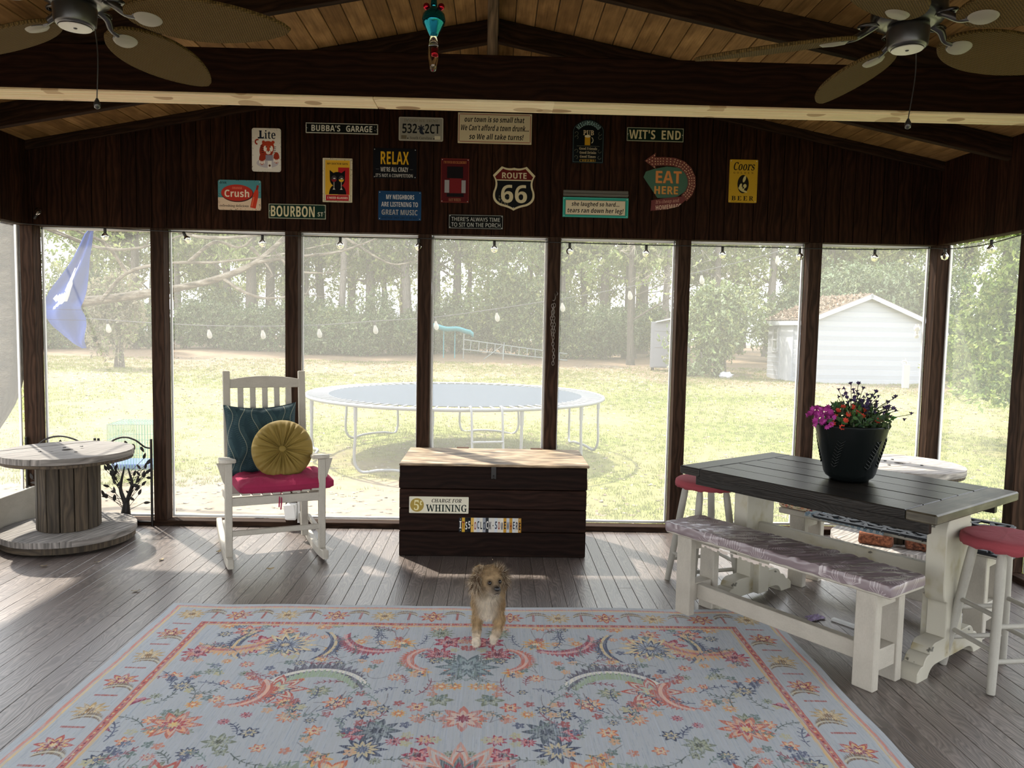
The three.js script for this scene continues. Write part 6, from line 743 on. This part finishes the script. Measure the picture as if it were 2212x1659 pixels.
// ---------- string lights ----------
const glass = phys([0.72, 0.71, 0.67], 0.4, { transmission: 0.75, thickness: 0, ior: 1.5 }), fil = std([0.75, 0.5, 0.2], 0.4), globe = phys([1, 1, 1], 0.02, { transmission: 1, thickness: 0.04, ior: 1.35 });
{
  const t = thing('string_lights', 'black cord of clear globe bulbs strung along the header beam', 'string lights', [0, 0, 0]), z = 0.012;
  const pts = [[-3.25, 2.085], [-2.95, 2.075], [-2.692, 2.066], [-2.16, 2.052], [-1.619, 2.045], [-1.084, 2.042], [-0.544, 2.044], [-0.018, 2.04], [0.507, 2.037], [1.042, 2.033], [1.578, 2.034], [2.124, 2.034], [2.655, 2.037], [3.075, 2.055]];
  part('cord', tube([[-3.19, 2.09, 1.2], [-3.19, 2.07, 0.5], [-3.18, 2.085, 0.06], ...pts.slice(1).map(([x, y]) => [x, y + 0.008, z]), [3.09, 2.05, 0.1], [3.09, 2.03, 0.5], [3.09, 2.06, 1.0]], 0.0035, 220, 6), M.black, t);
  const bulb = (x, y, zz, rz = 0) => { const s = part('socket', lathe([[0, 0], [0.009, 0.0], [0.01, -0.008], [0.01, -0.03], [0, -0.03]], 12), M.black, t, [x, y + 0.005, zz], [0, 0, rz]); part('bulb', lathe([[0.008, -0.03], [0.012, -0.036], [0.0235, -0.05], [0.0255, -0.06], [0.0185, -0.078], [0, -0.086]], 18), globe, s); part('filament', tube([[-0.004, -0.034, 0], [-0.005, -0.055, 0], [0.005, -0.055, 0], [0.004, -0.034, 0]], 0.0008, 12, 4), fil, s); };
  for (const [x, y] of pts.slice(2, -1)) bulb(x, y + 0.004, z, x < -2.0 && x > -2.3 ? 0.5 : 0); bulb(-3.16, 2.12, 0.03, 2.6); bulb(3.09, 2.05, 0.12); bulb(3.09, 2.05, 0.62);
  const o = thing('string_lights', 'grey cord of teardrop bulbs hanging across the yard outside', 'string lights', [0, 0, -3]);
  const op = [[-5.4, 1.52], [-4.187, 1.43], [-3.107, 1.39], [-2.53, 1.395], [-1.921, 1.42], [-1.315, 1.473], [-0.658, 1.53], [0.005, 1.633], [0.715, 1.755], [1.45, 1.9], [2.231, 2.085], [3.056, 2.315], [4.2, 2.7]]; part('cord', tube(op.map(([x, y]) => [x, y + 0.012, 0]), 0.005, 120, 6), std([0.1, 0.1, 0.1], 0.7), o);
  for (const [x, y] of op.slice(1, -1)) { const s = part('socket', lathe([[0, 0.012], [0.011, 0.01], [0.013, -0.005], [0.013, -0.03], [0, -0.03]], 12), M.black, o, [x, y, 0], [0, 0, 0.15]); part('bulb', lathe([[0.011, -0.03], [0.014, -0.045], [0.026, -0.08], [0.027, -0.1], [0.02, -0.12], [0, -0.13]], 18), glass, s); part('filament', tube([[-0.005, -0.035, 0], [-0.008, -0.08, 0], [0.008, -0.08, 0], [0.005, -0.035, 0]], 0.0012, 12, 4), fil, s); }
}
// ---------- flag outside the left bay ----------
{
  const z = -1, t = thing('furled_flag', 'blue flag with white palm emblem hanging furled outside the left screen', 'flag', [-3.4, 1.2, z]);
  const rows = [[492, 196, 204], [505, 184, 202], [530, 172, 198], [556, 158, 192], [575, 146, 190], [600, 126, 187], [625, 106, 183], [648, 93, 176], [662, 94, 172], [680, 97, 178], [700, 108, 180], [720, 128, 179], [735, 148, 178], [746, 172, 176]], k = 6.42 / 1661.7, N = 26, pos = [], idx = [], uv = [];
  const at2 = (py, px) => [-3.3 + (px - 200) * k + (py - 492) * 0.00007 + 3.4, 2.19 - (py - 492) * k - 1.2];
  const cl = (s) => { const f = s * (rows.length - 1), i = Math.min(rows.length - 2, Math.floor(f)), q = f - i; return [0, 1, 2].map((j) => lerp(rows[i][j], rows[i + 1][j], q)); };
  const Mr = 40; for (const side of [0, 1]) for (let i = 0; i <= Mr; i++) { const [py, a, b] = cl(i / Mr), w = (b - a) * k; for (let j = 0; j <= N; j++) { const u = j / N, [x, y] = at2(py, lerp(a, b, u)), amp = Math.min(0.035, w * 0.16), e = Math.sin(u * PI); pos.push(x, y, amp * Math.sin(u * 9 + i * 0.16) * (0.3 + e) * 0.8 + (side ? -1 : 1) * 0.0025 * e + 0.02 * Math.sin(i * 0.5 + u * 3) * sstep(0.5, 0.6, i / Mr)); uv.push(u, 1 - i / Mr); } }
  const S = (Mr + 1) * (N + 1); for (let i = 0; i < Mr; i++) for (let j = 0; j < N; j++) { const a = i * (N + 1) + j, b = a + 1, c = a + N + 1, d = c + 1; idx.push(a, c, b, b, c, d, S + a, S + b, S + c, S + b, S + d, S + c); } const g = new THREE.BufferGeometry(); g.setAttribute('position', new THREE.Float32BufferAttribute(pos, 3)); g.setAttribute('uv', new THREE.Float32BufferAttribute(uv, 2)); g.setIndex(idx); g.computeVertexNormals();
  const fm = canvasTex(400, 700, (c, W, H) => { c.fillStyle = '#1d4596'; c.fillRect(0, 0, W, H); c.fillStyle = '#dfe0e2'; c.save(); c.translate(250, 345); for (const a of [-2.4, -1.95, 2.6, 3.05]) { c.save(); c.rotate(a); c.beginPath(); c.moveTo(0, 0); for (let k2 = 0; k2 < 8; k2++) { c.lineTo(20 + k2 * 20, -26 + (k2 % 2) * 10); } c.lineTo(190, 0); for (let k2 = 8; k2 > 0; k2--) c.lineTo(10 + k2 * 20, 20 - (k2 % 2) * 10); c.fill(); c.restore(); } c.restore(); c.fillStyle = '#163678'; c.fillRect(0, 436, W, 5); c.fillRect(0, 500, W, 4); });
  part('cloth', g, std(0xffffff, 0.8, { map: fm, side: THREE.DoubleSide }), t); part('pole', rod([0.14, 1.2, 0.9], [0.1, 0.97, -0.03], 0.009, 8), M.steel, t); part('pole_bracket', rod([0.142, 1.16, 0.9], [0.14, 1.25, 0.86], 0.018, 10), M.steel, t);
}
// ---------- chain, outlet, fixture ----------
{
  const x = 0.408, t = thing('hanging_chain', 'rusty steel chain hanging from a hook on the screen post', 'chain', [x, 1.19, 0.012]), lg = new THREE.TorusGeometry(0.011, 0.0024, 6, 14).scale(0.75, 1.35, 1), hm = std([0.2, 0.17, 0.15], 0.5, { metalness: 0.7 });
  for (let k = 0; k < 19; k++) part('link', lg, hm, t, [0.004 * Math.sin(k * 0.7), 0.014 + k * 0.0225, 0.004], [0, k % 2 ? PI / 2.3 : 0.15, 0]); for (let k = 0; k < 10; k++) part('link', lg, hm, t, [-0.014 + 0.004 * Math.sin(k), 0.22 + k * 0.0215, 0.01], [0, k % 2 ? 0.2 : PI / 2.3, 0.1]); part('hook', tube([[0.004, 0.5, -0.012], [0.006, 0.47, 0.006], [-0.004, 0.45, 0.012], [-0.012, 0.455, 0.012]], 0.003, 14, 6), hm, t); part('hook', tube([[0.016, 0.515, -0.012], [0.02, 0.5, 0.01], [0.014, 0.488, 0.014]], 0.003, 12, 6), hm, t);
  const o = thing('outdoor_outlet', 'white outdoor outlet box with open flap on the post behind rocking chair', 'outlet', [-1.418, 0.075, 0.001]); part('box', bx(-0.036, 0.036, -0.012, 0.105, 0, 0.05, 0.006, 1), M.whiteTrim, o); part('flap', bx(-0.038, 0.036, 0.0, 0.1, 0.052, 0.058, 0.003, 1).rotateZ(0.12), M.whiteTrim, o); part('conduit', rod([0.046, -0.036, 0.012], [0.046, 0.5, 0.012], 0.009, 8), M.whiteTrim, o);
  const f = thing('plastic_fixture', 'small white plastic knob fixture outside the right corner post', 'fixture', [3.075, 1.5, -0.15]); part('knob', merge([ball(0.022, 12, 10), rod([0, -0.05, 0], [0, 0.03, 0], 0.013, 8), ball(0.018, 12, 8).translate(0, -0.055, 0.0)]), M.whiteTrim, f); const f2 = thing('plastic_fixture', 'round white plastic knob beside the outer face of the right corner post', 'fixture', [3.215, 1.46, -0.03]); part('knob', merge([ball(0.022, 12, 10), rod([0, 0, 0], [-0.02, 0, 0], 0.01, 8)]), M.whiteTrim, f2);
}
// ---------- dog ----------
{
  const D = thing('dog', 'small tan and white long-haired dog walking on the rug toward the room', 'dog', [-0.012, 0.0105, 1.925]);
  const HT = 0.42, hc = [0.004, 0.302, 0.095], turnH = (p) => { const c = Math.cos(HT), s = Math.sin(HT), x = p[0], z = p[2]; return [hc[0] + x * c + z * s, hc[1] + p[1] - 0.12 * z, hc[2] - x * s + z * c]; };
  const bones = [ // from, to, radius from, radius to, tone, blend
    [[0, 0.185, 0.035], [0, 0.18, -0.1], 0.063, 0.056, 0], [[0, 0.18, -0.1], [0, 0.182, -0.2], 0.056, 0.055, 0], [[0, 0.2, 0.04], [0.002, 0.262, 0.075], 0.055, 0.046, 0], [[0, 0.155, 0.065], [0, 0.22, 0.085], 0.042, 0.04, 1],
    [[-0.04, 0.175, 0.05], [-0.047, 0.1, 0.045], 0.03, 0.019, 0], [[-0.047, 0.1, 0.045], [-0.05, 0.045, 0.085], 0.019, 0.0145, 0], [[-0.05, 0.045, 0.085], [-0.05, 0.016, 0.1], 0.0145, 0.0155, 1], [[-0.05, 0.014, 0.1], [-0.05, 0.012, 0.12], 0.0155, 0.0125, 1],
    [[0.04, 0.175, 0.05], [0.052, 0.105, 0.055], 0.031, 0.021, 0], [[0.052, 0.105, 0.055], [0.042, 0.052, 0.08], 0.021, 0.0155, 0], [[0.042, 0.052, 0.08], [0.03, 0.03, 0.075], 0.0155, 0.0145, 1], [[0.03, 0.026, 0.075], [0.027, 0.014, 0.09], 0.015, 0.0125, 1],
    ...[-1, 1].flatMap((s) => [[[s * 0.035, 0.17, -0.19], [s * 0.048, 0.1, -0.165], 0.045, 0.027, 0], [[s * 0.048, 0.1, -0.165], [s * 0.05, 0.055, -0.225], 0.025, 0.014, 0], [[s * 0.05, 0.055, -0.225], [s * 0.05, 0.014, -0.205], 0.013, 0.013, 1], [[s * 0.05, 0.013, -0.205], [s * 0.05, 0.012, -0.18], 0.014, 0.012, 1]]),
    [[0, 0.21, -0.24], [-0.045, 0.24, -0.27], 0.016, 0.013, 0], [[-0.045, 0.24, -0.27], [-0.06, 0.2, -0.25], 0.014, 0.02, 0],
    [turnH([0, 0.008, 0.0]), turnH([0, 0.004, 0.02]), 0.053, 0.047, 2], [turnH([0, -0.008, 0.036]), turnH([0, -0.014, 0.066]), 0.031, 0.025, 3], [turnH([0, -0.028, 0.03]), turnH([0, -0.034, 0.06]), 0.024, 0.016, 1],
    [turnH([-0.038, 0.038, -0.004]), turnH([-0.064, 0.0, 0.004]), 0.017, 0.02, 4], [turnH([-0.064, 0.0, 0.004]), turnH([-0.068, -0.026, 0.01]), 0.02, 0.011, 4], [turnH([0.038, 0.038, -0.004]), turnH([0.062, 0.004, 0.002]), 0.017, 0.019, 4], [turnH([0.062, 0.004, 0.002]), turnH([0.066, -0.02, 0.008]), 0.019, 0.01, 4],
  ].map(([a, b, r0, r1, t]) => ({ a: V3(...a), b: V3(...b), d: V3(...b).sub(V3(...a)), r0, r1, t }));
  const one = (B, p) => { const l = B.d.lengthSq(), t = clamp((p.x - B.a.x) * B.d.x / l + (p.y - B.a.y) * B.d.y / l + (p.z - B.a.z) * B.d.z / l, 0, 1), x = p.x - B.a.x - B.d.x * t, y = p.y - B.a.y - B.d.y * t, z = p.z - B.a.z - B.d.z * t; return Math.sqrt(x * x + y * y + z * z) - lerp(B.r0, B.r1, t); };
  const K = 0.016, field = (p) => { let d = 1; for (const B of bones) { const q = one(B, p), h = clamp(0.5 + 0.5 * (d - q) / K, 0, 1); d = lerp(d, q, h) - K * h * (1 - h); } return d; };
  const tone = (p) => { const w = [0, 0, 0, 0, 0]; for (const B of bones) { const q = Math.max(0, one(B, p)); w[B.t] += Math.exp(-q * 130); } const s = w.reduce((a, b) => a + b, 1e-9); return w.map((x) => x / s); };
  const res = 116, half = 0.268, mc = new MarchingCubes(res, new THREE.MeshStandardMaterial(), false, false, 120000), c0 = V3(0, 0.19, -0.045), p = V3();
  mc.isolation = 0; for (let z = 0, i = 0; z < res; z++) for (let y = 0; y < res; y++) for (let x = 0; x < res; x++, i++) { p.set((x - res / 2) / (res / 2) * half, (y - res / 2) / (res / 2) * half, (z - res / 2) / (res / 2) * half).add(c0); mc.field[i] = -field(p); }
  mc.update(); let g = new THREE.BufferGeometry(); g.setAttribute('position', new THREE.BufferAttribute(mc.positionArray.slice(0, mc.count * 3), 3)); g = mergeVertices(g, 1e-4); g.scale(half, half, half).translate(c0.x, c0.y, c0.z); g.computeVertexNormals();
  const pal = [[0.36, 0.24, 0.12], [0.62, 0.54, 0.43], [0.34, 0.23, 0.12], [0.12, 0.085, 0.055], [0.085, 0.045, 0.02]], P = g.attributes.position, colr = new Float32Array(P.count * 3);
  const eyesAt = [-1, 1].map((s) => V3(...turnH([s * 0.0245, 0.0165, 0.0615]))), noseAt = V3(...turnH([0, -0.001, 0.0905]));
  const colorAt = (q) => { const mask = Math.min(1, Math.min(eyesAt[0].distanceTo(q) / 0.021, eyesAt[1].distanceTo(q) / 0.021, noseAt.distanceTo(q) / 0.026)), dim = 0.22 + 0.78 * mask * mask; const w = tone(q), c = [0, 0, 0]; for (let k = 0; k < 5; k++) for (let j = 0; j < 3; j++) c[j] += w[k] * pal[k][j]; const chest = sstep(0.16, 0.11, q.y) * sstep(0.03, 0.0, Math.abs(q.x)) * sstep(-0.1, 0.06, q.z), n = 0.9 + 0.25 * noise3(q.x * 40, q.y * 40, q.z * 40); return c.map((v, j) => lerp(v, pal[1][j], chest) * n * dim); }; // dark fur round the eyes and nose
  for (let i = 0; i < P.count; i++) { p.fromBufferAttribute(P, i); colr.set(colorAt(p), i * 3); } g.setAttribute('color', new THREE.BufferAttribute(colr, 3));
  part('body', g, std(0xffffff, 0.95, { vertexColors: true }), D);
  // coat: hairs that follow the skin, longest on ruff and ears
  const r = rng(23), N = P.count, n = 30000, hair = new THREE.ConeGeometry(0.00065, 1, 3).translate(0, 0.5, 0), fur = new THREE.InstancedMesh(hair, std(0xffffff, 0.85), n), mt = new THREE.Matrix4(), q4 = new THREE.Quaternion(), nn = V3(), cc = new THREE.Color();
  for (let i = 0; i < n; i++) {
    const k = Math.floor(r() * N); p.fromBufferAttribute(P, k); nn.fromBufferAttribute(g.attributes.normal, k); const w = tone(p), face = clamp((w[2] + w[3] + (p.y > 0.26 ? w[1] : 0)) * (p.z > 0.1 ? 1 : 0.45), 0, 1), ear = w[4], ruff = sstep(0.14, 0.24, p.y) * sstep(0.3, 0.25, p.y) * (1 - face), L = (0.012 + 0.016 * ruff + 0.03 * ear * (r() < 0.6 ? 1 : 0.4) + r() * 0.006) * (1 - 0.68 * face) * (p.y < 0.06 ? 0.45 : 1);
    nn.add(V3((r() - 0.5) * 0.7, -1.25 + 0.9 * ear * r() + (r() - 0.5) * 0.5 + (p.y > 0.335 ? 1.2 : 0), (r() - 0.5) * 0.7 + 0.1)).normalize(); q4.setFromUnitVectors(V3(0, 1, 0), nn); mt.compose(p, q4, V3(1, L, 1)); fur.setMatrixAt(i, mt); const c = colorAt(p), b = 0.85 + r() * 0.5, pale = ear > 0.4 && r() < 0.38 ? 0.75 : ruff > 0.5 && r() < 0.2 ? 0.45 : 0; fur.setColorAt(i, cc.setRGB(...c.map((v, j) => lerp(v * b, [0.7, 0.58, 0.42][j], pale))));
  }
  fur.name = 'fur'; fur.userData.kind = 'stuff'; D.add(fur);
  const gl = phys([0.008, 0.005, 0.004], 0.25); for (const s of [-1, 1]) { const e = turnH([s * 0.0245, 0.0165, 0.0615]); part('eye', ball(0.0088, 14, 10), gl, D, e); } part('nose', ball(0.012, 14, 10).scale(1.15, 0.85, 0.8), std([0.012, 0.011, 0.011], 0.35), D, turnH([0, -0.001, 0.0905]));
  const m0 = [turnH([-0.018, -0.026, 0.07]), turnH([-0.01, -0.026, 0.085]), turnH([0, -0.02, 0.0935]), turnH([0.01, -0.026, 0.085]), turnH([0.018, -0.026, 0.07])]; part('mouth', tube(m0, 0.0016, 16, 5), std([0.02, 0.012, 0.01], 0.7), D);
}
// ---------- hand over ----------
scene.traverse((o) => { if (o.isMesh) { o.castShadow = true; o.receiveShadow = true; } });
renderer.render(scene, camera);
